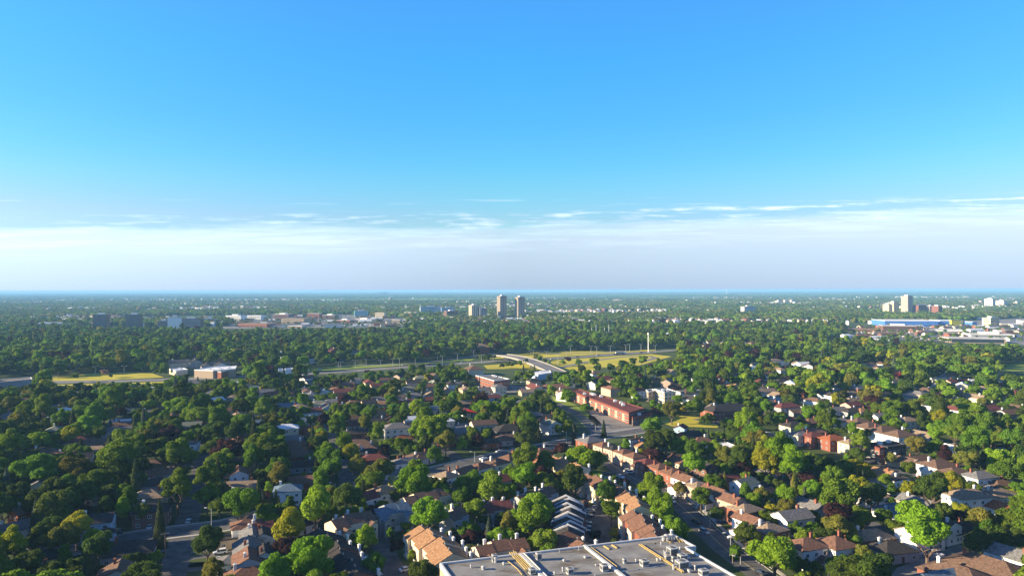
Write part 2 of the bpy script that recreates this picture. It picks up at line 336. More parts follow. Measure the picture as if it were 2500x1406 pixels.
def gable_parts(w, d, h, rh, ov=.45, th=.18):
    wb = MB(); x, y = w/2, d/2
    wb.face([(-x,-y,0),(x,-y,0),(x,-y,h),(-x,-y,h)]); wb.face([(x,y,0),(-x,y,0),(-x,y,h),(x,y,h)])
    for s in (-1, 1):
        pts = [(s*x,-y*s,0),(s*x,y*s,0),(s*x,y*s,h),(s*x,0,h+rh),(s*x,-y*s,h)]; wb.face(pts)
    rb = MB(); sl = rh/y; X = x+ov
    for s in (-1, 1):
        ye = s*(y+ov); ze = h-sl*ov+.02; zr = h+rh+.02
        a = [(-X,ye,ze),(X,ye,ze),(X,0,zr),(-X,0,zr)]; t = [(p[0],p[1],p[2]+th) for p in a]
        if s > 0: a = a[::-1]; t = t[::-1]
        rb.face(t); rb.face(a[::-1])
        for k in range(4):
            k2 = (k+1) % 4; rb.face([a[k], a[k2], t[k2], t[k]])
    return wb, rb
def hip_parts(w, d, h, rh, ov=.5, th=.18):
    wb = MB(); wb.box(-w/2, w/2, -d/2, d/2, 0, h)
    rb = MB(); x, y = w/2+ov, d/2+ov; r = max(x-y, 0.01); z0, z1 = h, h+th
    e = [(-x,-y),(x,-y),(x,y),(-x,y)]
    lo = [(a, b, z0+.005) for a, b in e]; hi = [(a, b, z1) for a, b in e]; r0 = (-r,0,z1+rh); r1 = (r,0,z1+rh)
    rb.face(lo[::-1])
    for k in range(4): rb.face([lo[k], lo[(k+1)%4], hi[(k+1)%4], hi[k]])
    rb.face([hi[0],hi[1],r1,r0]); rb.face([hi[2],hi[3],r0,r1]); rb.face([hi[1],hi[2],r1]); rb.face([hi[3],hi[0],r0])
    return wb, rb
def flat_parts(w, d, h, rh=.4, th=.2):
    wb = MB(); wb.box(-w/2, w/2, -d/2, d/2, 0, h)
    rb = MB(); rb.box(-w/2-.1, w/2+.1, -d/2-.1, d/2+.1, h+.004, h+.2)
    for (a,b,c,e) in ((-w/2-.1,w/2+.1,-d/2-.1,-d/2+.15),(-w/2-.1,w/2+.1,d/2-.15,d/2+.1),(-w/2-.1,-w/2+.15,-d/2+.15,d/2-.15),(w/2-.15,w/2+.1,-d/2+.15,d/2-.15)): rb.box(a,b,c,e,h+.2,h+.5)
    return wb, rb
NAME = dict(brown='brown', orange='orange-tan', redbrown='red-brown', dark='dark', grey='grey', tan='tan', red='bright red', greengrey='greenish grey', bluegrey='blue-grey', maroon='maroon', white='white', brightorange='orange',
            cream='cream', brick='brick', yellow='yellow', blue='pale blue', redbrick='red brick', brownbrick='brown brick', pink='pink')
HOUSES_PX = []
def house(x, y, w, d, st, typ, rot, roof, wall, label=None, wing=None, det=True, group='detached houses among the trees', name=None, chim=True):
    h = 2.9*st+.3; rh = d*.24 if typ != 'flat' else .5
    u, v, dist = PX((x, y, h))
    kind = {'g':'gabled','h':'hipped','flat':'flat-roofed'}[typ if typ != 'flat' else 'flat']
    storeys = 'single-storey' if st < 1.6 else 'two-storey' if st < 2.6 else 'three-storey'
    desc = f"{NAME[roof]} {kind} house with {NAME[wall]} walls" if typ != 'flat' else f"{NAME[roof]} flat-roofed house with {NAME[wall]} walls"
    t = thing(name or ('bungalow' if st < 1.6 else 'house'), (x, y, 0), R(rot), 'house', label, group, desc)
    wb, rb = (gable_parts if typ == 'g' else hip_parts if typ == 'h' else flat_parts)(w, d, h, rh)
    wb.build('wall', wmat(wall), t); rb.build('roof', rmat(roof), t)
    FP.append((x, y, max(w, d)*.5+.5)); HOUSES_PX.append((u, v, dist, max(w, d)*(1.25 if label else 1.05 if u > 700 else .7)))
    r = random.Random(int(x*31+y*17)); near = dist < 620
    if chim:
        cm = wmat('white') if r.random() < .45 else wmat('brick')
        s = r.choice((-1, 1)); link('chimney', chim_mesh(rh+1.0, cm), t, (s*w*.28, d*.12, h+.1))
    if det and near:
        wins = []
        for k in range(st if isinstance(st, int) else 1):
            z = 1.0+2.9*k; n = max(2, int(w/3.4))
            for i in range(n):
                xx = -w/2+(i+.5)*w/n
                if k == 0 and i == n//2: link('door', door_mesh(1.0, 2.1, mat('front_door', (.12,.05,.03), .5)), t, (xx, -d/2-.01, .12)); continue
                add_window(t, 1.3, 1.2, (xx, -d/2-.01, z), 0, dist)
                if dist < 420: add_window(t, 1.3, 1.2, (xx, d/2+.01, z), math.pi, dist)
            for sx in (-1, 1):
                for yy in ((-d*.22, d*.22) if d > 7 else (0,)):
                    add_window(t, 1.0, 1.2, (sx*(w/2+.01), yy, z), math.pi/2*sx, dist)
    if wing:                                            # attached garage or cross gable on one long side
        sx, ww, wd, wh, side = wing
        wb, rb = gable_parts(wd, ww, wh, ww*.22, .35)   # ridge runs out from the house
        def place(b):
            nv = [(sx+(p[1] if side < 0 else -p[1]), side*(d/2)+(-p[0] if side < 0 else p[0])+side*wd/2, p[2]) for p in b.v]; b.v = nv; return b
        place(wb).build('wing_wall', wmat(wall), t); place(rb).build('wing_roof', rmat(roof), t)
        link('garage_door', door_mesh(min(ww-1, 2.6 if ww < 5 else 4.6), 2.2, M_trim), t, (sx, side*(d/2+wd+.01), .05), 0 if side < 0 else math.pi)
    return t
def houses_at(L, **kw):
    for e in L:
        u, v, w, d, st, typ, rot, roof, wall = e[:9]
        h = 2.9*st+.3+d*.1
        p = P(u, v, h); ex = dict(kw)
        for q in e[9:]:
            if isinstance(q, str): ex['label'] = q
            else: ex['wing'] = q
        house(p.x, p.y, w, d, st, typ, rot, roof, wall, **ex)
A_, B_ = 23, 113
GL, GR = 'cross', 'w'
houses_at([
 # --- left foreground
 (232,1262,12,9,2,'g',20,'dark','blue','pale two-storey house with gables and wide garage left of cedar', (4.6,6,3.5,2.9,-1)),
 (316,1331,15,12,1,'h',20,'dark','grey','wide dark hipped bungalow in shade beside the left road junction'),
 (290,1390,9,11,2,'g',B_,'brown','white','white gable-fronted house at the bottom edge left of the road'),
 (364,1203,12,10,2,'h',15,'tan','tan','tan hipped house with tan walls left of the tall shade trees'),
 (392,1172,13,10,2,'h',15,'dark','grey','dark hipped house directly behind the tan hipped house'),
 (398,1150,12,8,2,'g',30,'redbrown','white','white-gabled house with red-brown edge behind the dark hipped house'),
 (367,1128,13,9,1,'h',15,'brown','tan','low brown hipped roof left of the broad roadside tree'),
 (372,1236,12,9,2,'h',15,'dark','brownbrick','dark roofed brick house with chimney behind the round shrub tree'),
 (35,1282,13,9,1,'g',55,'grey','white','pale grey gabled bungalow at the left edge beside blue spruce'),
 (70,1238,11,8,2,'g',60,'brown','redbrick','steep red brick gable half hidden behind the blue spruce'),
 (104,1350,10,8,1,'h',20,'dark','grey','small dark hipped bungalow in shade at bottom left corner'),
 (107,1100,16,10,1,'h',10,'brown','blue'),(130,1110,10,8,1,'g',10,'redbrown','brick'),(245,1076,15,9,1,'g',10,'brown','grey'),(236,1094,15,9,1,'h',10,'tan','tan'),
 (463,1078,9,8,2,'flat',10,'grey','white','pale box house with flat grey roof at head of left road'),
 (578,1098,11,8,1,'g',10,'redbrown','brick'),(592,1123,14,8,2,'g',12,'brown','tan'),(583,1148,11,8,2,'g',B_,'brown','white','white front gable facing camera above the left roadside trees'),
 (590,1180,14,8,1,'g',8,'tan','grey'),(592,1204,15,9,1,'g',8,'dark','grey'),
 (602,1275,10,8,2,'h',25,'redbrown','white','red-brown hipped white house at the corner beside tall lamp'),
 (616,1300,10,8,2,'g',B_,'grey','white','grey gabled white house second in corner row of five'),
 (560,1305,8,7,1,'flat',25,'dark','tan'),(606,1328,10,9,2,'g',B_,'grey','blue','pale blue gable third in the corner row of five'),
 (606,1358,10,9,2,'g',B_,'redbrown','blue','red-brown roof over pale gable fourth in the corner row'),(560,1362,7,7,1,'h',25,'grey','white'),
 (604,1394,12,9,2,'h',25,'redbrown','white','red-brown hipped roof at the bottom edge ending the corner row'),(645,1345,8,8,2,'g',B_,'dark','white'),(640,1300,8,8,2,'g',B_,'dark','white'),
 # --- houses along the short street
 (714,1068,15,9,1,'h',14,'grey','brick'),(716,1081,13,9,1,'h',14,'brown','brick'),(722,1094,13,9,1,'h',14,'brown','brick'),(728,1106,13,9,1,'h',14,'brown','brick'),
 (736,1130,14,9,1,'g',14,'dark','grey'),(748,1167,15,9,1,'g',10,'redbrown','brick','long red-brown roof above the blue-grey hipped house'),(703,1188,11,9,2,'h',15,'bluegrey','white','blue-grey hipped house with pale front above the street'),
 (878,1076,13,9,1,'h',14,'brown','brick'),(890,1088,13,9,1,'h',14,'brown','brick'),(900,1100,13,9,1,'h',14,'dark','brick'),(914,1114,14,9,1,'h',14,'maroon','brick'),
 (982,1066,10,8,1,'h',25,'brightorange','brick'),(990,1122,13,8,1,'h',30,'grey','white'),(1028,1112,10,8,1,'h',40,'brown','grey'),
 (970,1150,9,7,1,'h',45,'grey','white'),
 # --- white houses lining the middle street
 (1090,1156,9,9,2,'h',48,'tan','white','white two-storey house with tan hipped roof, left end of white row'),
 (1131,1146,10,8,2,'g',48,'redbrown','white'),(1172,1135,10,8,2,'h',48,'redbrown','white'),(1212,1124,10,9,2,'h',48,'brown','white'),(1246,1113,10,8,2,'h',48,'redbrown','white'),
 (1288,1105,9,8,1,'h',42,'orange','cream'),(1322,1098,10,8,2,'h',38,'redbrown','brick'),
 (934,1192,10,9,2,'h',48,'tan','white','white box house with tan hipped roof left of the white row'),(890,1208,9,8,2,'g',48,'maroon','white','white house under dark maroon roof beside white box house'),
 (730,1272,11,8,1,'g',48,'dark','white'),(636,1283,8,8,2,'g',30,'maroon','white'),
 # --- brick and cream houses following the curved road, far to near
 (1441,1070,12,11,2,'h',30,'grey','redbrick','large red brick house with grey hipped roof at the street corner',(2,5,4,2.9,-1)),
 (1473,1083,8,8,2,'h',30,'redbrown','pink','',(-3,5,4,2.6,-1)),(1497,1090,7.5,8,2,'h',30,'dark','pink'),(1523,1099,8,8,2,'h',30,'redbrown','pink','',(-3,5,4,2.6,-1)),
 (1549,1109,8,8,2,'h',28,'redbrown','pink','',(-3,5,4,2.6,-1)),(1580,1124,9,8,2,'h',25,'maroon','brick','',(-3,5,5,2.6,-1)),(1611,1135,8,8,2,'h',25,'redbrown','brick','',(-3,5,4,2.6,-1)),
 (1642,1148,9,9,2,'h',25,'redbrown','brick','',(-3.5,5,5,2.6,-1)),(1672,1163,10,7.5,2,'g',118,'redbrown','white','',(0,5,4,2.6,1)),(1705,1180,9,8,2,'h',25,'tan','pink','',(-3,5,4,2.6,-1)),
 (1746,1194,11,7.5,2,'g',118,'redbrown','white','',(0,5,4,2.6,1)),(1784,1213,10,7.5,2,'g',118,'redbrown','pink','',(0,5,4,2.6,1)),(1819,1235,10,9,2,'h',28,'tan','brick','',(-3,5,4,2.6,-1)),
 (1829,1262,10,7,2,'g',118,'redbrown','white','',(0,5,4,2.6,1)),(1876,1283,10,9,2,'h',28,'tan','brick','',(-3,5,4,2.6,-1)),
 (1968,1322,11,9,2,'h',20,'redbrown','white','white house with red-brown roof left of the house with tall chimney',(2,5,3,2.9,-1)),
 (2040,1318,10,10,2,'h',20,'redbrown','white','red-brown hipped house with tall white chimney behind dark bushes',(1,6,5,2.9,-1)),
 (1546,1068,9,6,2,'flat',30,'dark','blue','pale blue box extension behind the corner brick houses'),(1555,1080,12,8,1,'g',118,'orange','pink'),(1578,1078,10,7,1,'g',118,'redbrown','cream'),
 (1684,1058,12,9,1,'g',20,'dark','brick'),(1711,1072,13,9,1,'h',20,'redbrown','brick'),(1756,1084,17,11,1,'flat',15,'white','grey','low bungalow with broad white flat roof behind the tall trees'),
 (1640,1110,10,8,1,'h',25,'brown','brick'),(1655,1120,11,8,1,'g',118,'redbrown','cream'),(1721,1134,10,8,2,'g',120,'dark','brownbrick'),
 (1817,1173,10,8,2,'g',35,'greengrey','white','white house with greenish grey gabled roof beside conifer'),(1850,1180,9,7,1,'h',35,'dark','white'),(1780,1165,9,8,1,'g',20,'maroon','brick'),
 (1979,1227,11,9,1,'g',120,'grey','grey'),(1875,1196,12,8,1,'h',25,'dark','grey'),
 # --- right: street with brick houses
 (1953,1056,10,8,2,'h',20,'grey','cream'),(1985,1059,11,9,2,'h',20,'maroon','brick','',(2,4,3,2.6,-1)),(2032,1066,12,9,2,'h',20,'brightorange','redbrick','red brick house with bright orange hipped roof right of maroon roofed house',(3,5,3,2.6,-1)),
 (2078,1076,11,8,2,'h',20,'tan','cream'),(2207,1120,14,9,1,'g',118,'brown','tan'),(2240,1118,13,9,1,'g',20,'brown','white'),(2290,1128,15,11,2,'h',20,'brown','white','',(-4,6,4,2.9,-1)),(2330,1147,12,9,2,'h',20,'brown','cream'),
 (2391,1156,13,9,2,'h',18,'grey','white','',(-2,5,3,2.6,-1)),(2440,1177,12,9,1,'h',18,'brown','pink'),(2363,1202,16,10,2,'h',12,'tan','white','long white house with tan hipped roof near the right edge'),
 (2424,1226,14,9,1,'g',112,'brightorange','white','white gabled house with orange roof below the long tan roof'),
 (2158,1150,9,8,2,'g',118,'orange','white'),(2182,1162,10,8,2,'flat',24,'dark','white','white modern cube house with dark flat roof among yellow-green trees'),(2262,1172,13,9,1,'h',24,'dark','grey'),
 (2186,1236,14,10,1,'flat',24,'bluegrey','white','low dark blue-grey flat-roofed bungalow amid trees'),(2300,1272,9,8,2,'g',115,'dark','white'),(2335,1284,12,9,1,'g',20,'dark','white'),
 (2123,1300,14,9,1,'h',12,'tan','brick','tan hipped brick bungalow with red chimney behind utility wires'),(2176,1330,13,10,1,'h',15,'dark','grey','dark hipped bungalow with pale edge behind the large right tree'),
 (2475,1346,13,9,2,'g',118,'grey','white','white two-storey house with grey roof at the bottom right edge'),
 (2420,1378,24,16,1,'h',118,'brown','brick','very wide low brown hipped roof in the bottom right corner'),(2340,1392,18,12,1,'h',118,'brown','brick','brown hipped roof beside the parking lot at bottom right'),
 (2290,1404,12,9,1,'g',20,'bluegrey','white','blue-grey low gabled roof at bottom edge beside the parking lot'),
 (2316,1086,14,8,1,'flat',118,'white','white'),(2450,1115,11,8,1,'h',20,'grey','white'),(2445,1098,12,9,1,'h',20,'bluegrey','white'),
 # --- right: hipped row
 (2048,997,14,9,1,'g',20,'grey','white'),(2078,1000,14,9,1,'h',20,'dark','grey'),(2104,1000,10,8,1,'h',20,'orange','pink'),(2052,1026,15,10,1,'h',20,'grey','white'),
 (2096,1026,14,12,2,'h',20,'brown','white'),(2124,1037,15,12,2,'h',20,'brown','white'),(2158,1046,17,13,2,'h',20,'brown','white'),(2196,1056,15,12,2,'h',20,'brown','white'),
 (2254,1058,13,9,1,'g',118,'tan','grey'),(2214,1022,12,9,2,'h',20,'tan','white'),(2192,914,15,10,1,'h',20,'red','white','pale bungalow with red roof among far right trees'),
 (2320,914,18,10,1,'g',20,'redbrown','white'),(2290,916,14,9,1,'g',20,'grey','white'),(2380,966,15,10,2,'g',118,'tan','cream'),(2410,994,16,10,2,'g',20,'maroon','grey'),(2462,1004,15,10,2,'g',20,'brown','grey'),
 (2488,994,10,10,2,'g',118,'brown','white'),(2096,968,12,8,1,'h',20,'grey','white'),(2144,1012,9,8,2,'g',20,'grey','white'),(2376,926,16,9,1,'flat',20,'white','grey'),(2300,980,12,9,1,'g',20,'brown','grey'),(2280,936,12,9,1,'g',60,'dark','white'),
 (2492,942,12,9,1,'h',20,'tan','white'),(2480,955,12,9,1,'h',20,'maroon','brick'),(2452,972,12,8,1,'g',20,'tan','cream'),
 # --- middle distance right
 (1690,970,15,10,2,'g',118,'dark','white'),(1804,1006,14,9,1,'g',118,'grey','white'),(1886,981,13,9,1,'g',118,'dark','white'),(1920,988,19,11,2,'h',20,'maroon','grey','wide maroon hipped roof house right of the schoolyard trees'),
 (1948,1002,15,9,1,'g',20,'brown','grey'),(1866,953,18,11,2,'g',20,'tan','white'),(1900,962,13,10,2,'g',118,'tan','blue'),(1784,938,13,9,2,'g',118,'orange','cream'),(1765,932,13,9,2,'g',118,'maroon','cream'),
 (1748,922,12,10,2,'h',20,'maroon','cream'),(1805,946,14,9,1,'g',20,'grey','white'),(1630,928,12,9,2,'g',60,'grey','pink'),(1690,922,13,9,1,'flat',20,'grey','white'),(1668,952,12,9,1,'flat',20,'grey','white'),(1684,958,11,8,2,'flat',20,'dark','white'),
 (1938,1034,14,10,2,'h',20,'dark','cream','cream house with dark hipped roof at left end of brick street'),(1984,1050,14,9,2,'h',20,'redbrown','brick'),(1662,1040,8,7,1,'g',60,'maroon','blue'),(1832,890,10,7,1,'g',60,'white','white'),
 (1912,884,11,8,1,'g',20,'white','white'),(1930,1022,13,8,1,'h',20,'maroon','brick'),(1980,1026,13,9,1,'h',20,'redbrown','brick'),(1870,1006,16,9,1,'h',20,'tan','cream'),
 # --- middle distance centre
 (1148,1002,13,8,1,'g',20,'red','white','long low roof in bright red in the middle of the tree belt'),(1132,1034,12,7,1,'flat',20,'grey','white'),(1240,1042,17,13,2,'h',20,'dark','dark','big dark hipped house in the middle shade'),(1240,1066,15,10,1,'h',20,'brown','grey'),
 (1308,1010,13,9,1,'h',20,'grey','brick'),(1344,1029,12,9,2,'g',118,'greengrey','white'),(1336,1016,15,9,1,'h',20,'dark','brick'),(1066,994,13,9,1,'g',20,'bluegrey','white'),(1012,962,13,9,1,'h',20,'grey','white'),
 (1048,972,14,9,1,'h',20,'maroon','brick'),(1130,982,14,9,1,'g',20,'tan','cream'),(1140,990,12,8,1,'h',20,'dark','white'),(1212,962,13,9,1,'h',20,'bluegrey','grey'),(1024,1110,14,9,1,'h',35,'brown','grey'),(1000,1120,10,7,1,'h',35,'grey','white'),
 (1108,1068,12,9,1,'h',20,'maroon','brick'),(1195,1075,11,8,1,'h',20,'dark','redbrick'),(1100,962,11,8,1,'h',20,'brown','brick'),
 # --- middle distance left-centre
 (790,952,12,9,1,'g',118,'bluegrey','white'),(820,948,12,10,1,'h',20,'orange','cream','orange roofed bungalow left-centre behind the dark tree belt'),(856,949,13,9,1,'h',20,'brown','grey'),(810,978,14,9,1,'h',20,'grey','grey'),(780,982,14,10,1,'h',20,'greengrey','white'),
 (798,990,13,9,1,'g',118,'grey','white'),(824,990,13,9,1,'h',20,'brown','grey'),(700,988,18,10,1,'g',20,'bluegrey','grey'),(920,972,15,9,1,'h',20,'grey','white'),(934,982,14,9,1,'h',20,'orange','white'),(980,966,13,9,1,'g',30,'tan','white'),
 (926,1006,14,9,1,'h',20,'orange','cream'),(946,1018,12,9,1,'g',118,'redbrown','brick'),(918,1026,15,10,1,'h',20,'dark','grey'),(870,1032,13,9,1,'g',20,'maroon','grey'),(742,1024,13,9,1,'h',20,'bluegrey','white'),(730,1044,14,9,1,'g',20,'maroon','brick'),
 (968,1038,16,11,2,'h',20,'grey','white','white two-storey house with grey hipped roof in middle left belt'),(978,1050,16,9,1,'g',20,'dark','grey'),(628,1030,12,9,1,'g',20,'bluegrey','blue'),(994,946,15,9,1,'h',20,'greengrey','grey'),(748,920,13,10,2,'g',60,'brown','white'),
 (760,930,14,8,1,'g',60,'grey','white'),(560,1040,12,8,1,'flat',20,'white','grey'),(880,1052,17,9,1,'h',14,'dark','brick'),
 # --- middle distance left
 (344,984,17,8,1,'g',20,'grey','white'),(320,1000,14,8,1,'g',20,'grey','white'),(300,1024,16,7,1,'flat',15,'white','blue','long white flat roof among dark left trees'),(306,1034,14,8,1,'g',15,'brown','blue'),(290,1047,17,9,1,'g',15,'grey','blue'),
 (286,1060,12,8,1,'g',B_,'dark','white'),(410,962,9,7,1,'g',30,'tan','white'),(384,944,14,8,1,'flat',20,'white','grey'),(372,950,12,8,1,'g',60,'grey','grey'),(18,1032,16,9,1,'g',20,'grey','blue'),(20,1046,17,10,1,'h',20,'brown','blue'),
 (212,1006,12,8,1,'g',20,'grey','grey'),(430,1066,11,8,1,'h',15,'brown','grey'),(600,930,18,10,1,'flat',20,'white','cream'),(577,938,14,8,1,'g',20,'maroon','brick'),(630,944,14,9,1,'g',20,'bluegrey','white'),(616,952,16,9,1,'h',20,'dark','blue'),
 # --- beyond the highway, left
 (436,882,22,14,2,'g',40,'tan','cream','large tan gabled house beyond the highway, left of dark gabled houses'),(478,880,24,14,2,'g',118,'dark','grey'),(505,890,16,12,2,'g',118,'dark','grey'),(532,878,26,14,2,'g',25,'dark','grey'),(538,888,15,12,2,'g',118,'dark','white'),(470,872,18,12,2,'g',25,'dark','grey'),
 (590,856,16,12,2,'g',60,'dark','white'),(693,866,14,10,2,'g',60,'dark','white'),(760,872,14,10,2,'g',60,'dark','white'),(865,858,14,10,2,'g',60,'grey','white'),(815,852,16,12,3,'g',118,'maroon','redbrick'),
 (1156,897,20,17,2,'h',110,'brown','cream','big brown-roofed cream hall between the highway and the red brick block'),
 (1180,845,16,12,3,'h',20,'orange','redbrick'),(1172,841,16,12,3,'h',20,'tan','redbrick'),
])

# far suburb houses (individual, small in the picture)
def far_house_px(u, v, s=1.0):
    r = random.Random(int(u*7+v*13)); p = P(u, v, 7)
    house(p.x, p.y, (12+r.random()*4)*s, 9*s, 2, r.choice('gh'), r.choice((20,25,113,60)), r.choice(['grey','brown','white','tan','redbrown','dark','maroon']), r.choice(['white','white','cream','white','pink']), chim=False, group='houses beyond the highway' if v < 900 else 'detached houses among the trees')
FARSPOT = []
for (u, v) in [(98,842),(122,841),(141,842),(100,861),(215,866),(273,839),(300,844),(352,840),(362,838),(390,829),(420,845),(560,834),(586,829),(600,822),(640,836),(668,832),(712,838),(745,812),(748,822),(790,860),(838,838),(905,816),(912,826),(950,820),(1010,800),(1020,803),(1018,812),(1105,818),(1075,826),
               (1560,806),(1575,803),(1628,817),(1690,806),(1716,838),(1735,834),(1765,836),(1838,836),(1868,816),(1820,834),(1990,781),(1950,782),(1966,792),(1975,795),(2048,776),(2060,778),(2065,820),(2120,888),(2140,896),(2150,885),(1960,886),(1975,890),(1945,884),(1890,878),(1850,888),(1834,897),(1906,928),(1930,932),
               (2240,958),(2260,950),(2215,965),(2160,960),(2080,985),(2400,946),(2350,938),(2330,995),(2260,995),(660,960),(560,955),(520,975),(480,1010),(420,1015),(150,1000),(90,1010),(60,975),(250,975),(190,960),(1380,955),(1450,930),(1500,925),(1470,922),(1560,950),(1490,945),(660,1010),(700,1040),(1010,1020),(1040,1035),(1180,1030),(1200,985),
               (1085,1020),(900,930),(940,925),(870,925),(1010,930),(1050,940),(1100,935),(1060,915),(980,915),(1860,930),(1990,935),(2040,940),(1760,972),(1990,975),(2020,960),(1740,990)]:
    if P(u, v, 7).y < 1150: far_house_px(u, v)
    else: FARSPOT.append(P(u, v, 7))

# ------------------------------------------------------------------ terraced rows
def row(p0, p1, z, depth, roof, wall, label, chim_side=1, unit=5.0, bays=0, parapets=False, brick=None, step=0.35):
    a = P(*p0, z); b = P(*p1, z); dv = b-a; n = max(2, round(dv.length/unit)); L_ = dv.length; w = L_/n; mid = (a+b)/2
    rot = math.atan2(dv.y, dv.x); t = thing('townhouse_row', (mid.x, mid.y, 0), rot, 'townhouses', label, 'rows of townhouses')
    h = z-depth*.22
    r = random.Random(int(p0[0]))
    for i in range(n):
        x = -L_/2+(i+.5)*w; oy = (0,1.1,.3,1.5,.6)[i % 5]; dz = (0,.5,.2,.7)[i % 4]*step*2.2
        wb, rb = gable_parts(w-.01, depth, h+dz, depth*.22, .0)
        wb.v = [(q[0]+x, q[1]+oy, q[2]) for q in wb.v]; rb2 = [(q[0]+x, q[1]+oy, q[2]) for q in rb.v]; rb.v = rb2
        wb.build('wall', wmat(wall if not (brick and i % 2) else brick), t); rb.build('roof', rmat(roof), t)
        if parapets:
            pb = MB(); xx = x-w/2; pts = [(-depth/2-.2, h+dz-1.0), (0, h+dz+depth*.22-.2), (depth/2+.2, h+dz-1.0), (depth/2+.2, h+dz+.6), (0, h+dz+depth*.22+.9), (-depth/2-.2, h+dz+.6)]
            i0 = [(xx-.15, y+oy, zz) for y, zz in pts]; i1 = [(xx+.15, y+oy, zz) for y, zz in pts]
            pb.face(i0); pb.face(i1[::-1])
            for k in range(6): pb.face([i0[k], i1[k], i1[(k+1)%6], i0[(k+1)%6]])
            pb.build('firewall', wmat('white'), t)
        if chim_side: 
            ch = link('chimney', chim_mesh(3.2, wmat('white')), t, (x+w*.38, oy+chim_side*(depth/2+.3), h+dz-1.2))
            link('roof_vent', shared('rv', lambda: MB().tube((0,0,0),(0,0,.8),.22).mesh('roof_vent', M_metal)), t, (x-w*.3, oy+.4*chim_side, h+dz+depth*.22-.2))
        for side in (-1, 1):
            y = oy+side*(depth/2+.01)
            for k in (0, 1):
                add_window(t, 1.3, 1.3, (x-w*.2, y, 1.0+2.8*k), 0 if side < 0 else math.pi, 0)
            if side == -1: link('garage_door', door_mesh(2.4, 2.1, M_trim), t, (x+w*.2, y, .05))
        if bays and i % 2 == 0:
            gw, rbb = gable_parts(2.6, w*.55, h-.6, w*.55*.33, .25)
            for q in (gw, rbb): q.v = [(x+p[1]*bays, oy-bays*0+bays*(-depth/2-1.2)-0*p[0]+bays*0+(p[0]), p[2]+dz) for p in q.v]
            for q in (gw, rbb):
                if bays > 0: q.f = [f[::-1] for f in q.f]
            for q in (gw, rbb): q.v = [(p[0], p[1], max(0, p[2]-0)) for p in q.v]
            gw.build('bay_wall', wmat(brick or wall), t); rbb.build('bay_roof', rmat(roof), t)
            link('window', win_mesh(1.3, 1.2), t, (x, oy-bays*(depth/2+2.52), 3.6+dz), 0 if bays > 0 else math.pi)
    for k in range(n): FP.append(((a.lerp(b, (k+.5)/n)).x, (a.lerp(b, (k+.5)/n)).y, depth*.5+2.2))
    for k in range(n):
        q = a.lerp(b, (k+.5)/n); uu, vv, dd = PX((q.x, q.y, z)); HOUSES_PX.append((uu, vv, dd, depth))
    return t
row((1025,1282),(1105,1354),9.2,12,'orange','cream','orange-tan roofed townhouse row beside the flat grey roof, near the lane', 1, 5, bays=0, step=.25)
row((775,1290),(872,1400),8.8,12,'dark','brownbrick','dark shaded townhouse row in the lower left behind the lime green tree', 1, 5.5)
row((985,1214),(1115,1190),8.8,9,'brown','cream','cream townhouse row with brown roof behind the leafy courtyard trees', 0, 5, bays=1)
row((808,1271),(905,1247),8.6,10,'brown','cream','cream townhouse row with brown roof and garages left of purple tree', 1, 5, bays=1)
row((912,1243),(995,1226),8.6,10,'bluegrey','grey','blue-grey roofed townhouse row with white garages right of purple tree', 0, 5, bays=1)
row((1160,1334),(1282,1314),8.8,9,'redbrown','cream','red-brown roofed cream townhouse row just behind the flat grey roof', 1, 5, bays=1)
row((1348,1112),(1412,1140),8.8,9,'orange','cream','orange-tan townhouse row highest in the cluster with cream gable end', 1, 5.5)
row((1430,1156),(1530,1200),8.8,10,'redbrown','cream','red-brown townhouse row beside the curving road, middle of three', 1, 5.5, brick='pink')
row((1532,1202),(1563,1236),9.0,10,'orange','cream','short orange-tan townhouse row above the brick townhouse row', 1, 5.5)
row((1545,1245),(1602,1312),9.0,11,'redbrown','cream','long red-brown townhouse row with brick fronts, partly behind the flat roof', 1, 5.5, brick='redbrick')
row((1382,1212),(1385,1300),8.6,11,'dark','brownbrick','dark townhouse row with slanting white firewalls beside the courtyard', 0, 5.0, parapets=True)
row((1372,1306),(1420,1330),8.6,10,'redbrown','cream','small red-brown townhouse block at lower end of white firewalls', 1, 5)
row((1262,1212),(1352,1190),8.8,9,'brown','grey','brown roofed grey townhouse row left of the dark round tree', 1, 5)
row((1182,1170),(1240,1160),8.4,9,'maroon','grey','maroon roofed townhouse row behind the white street houses', 1, 5)
row((1170,1232),(1245,1222),8.6,10,'maroon','grey','maroon roofed grey townhouse row in middle of courtyard trees', 1, 5)
row((1090,1252),(1130,1240),8.4,9,'brown','grey','short brown townhouse row hidden among the leafy courtyard trees', 1, 5)

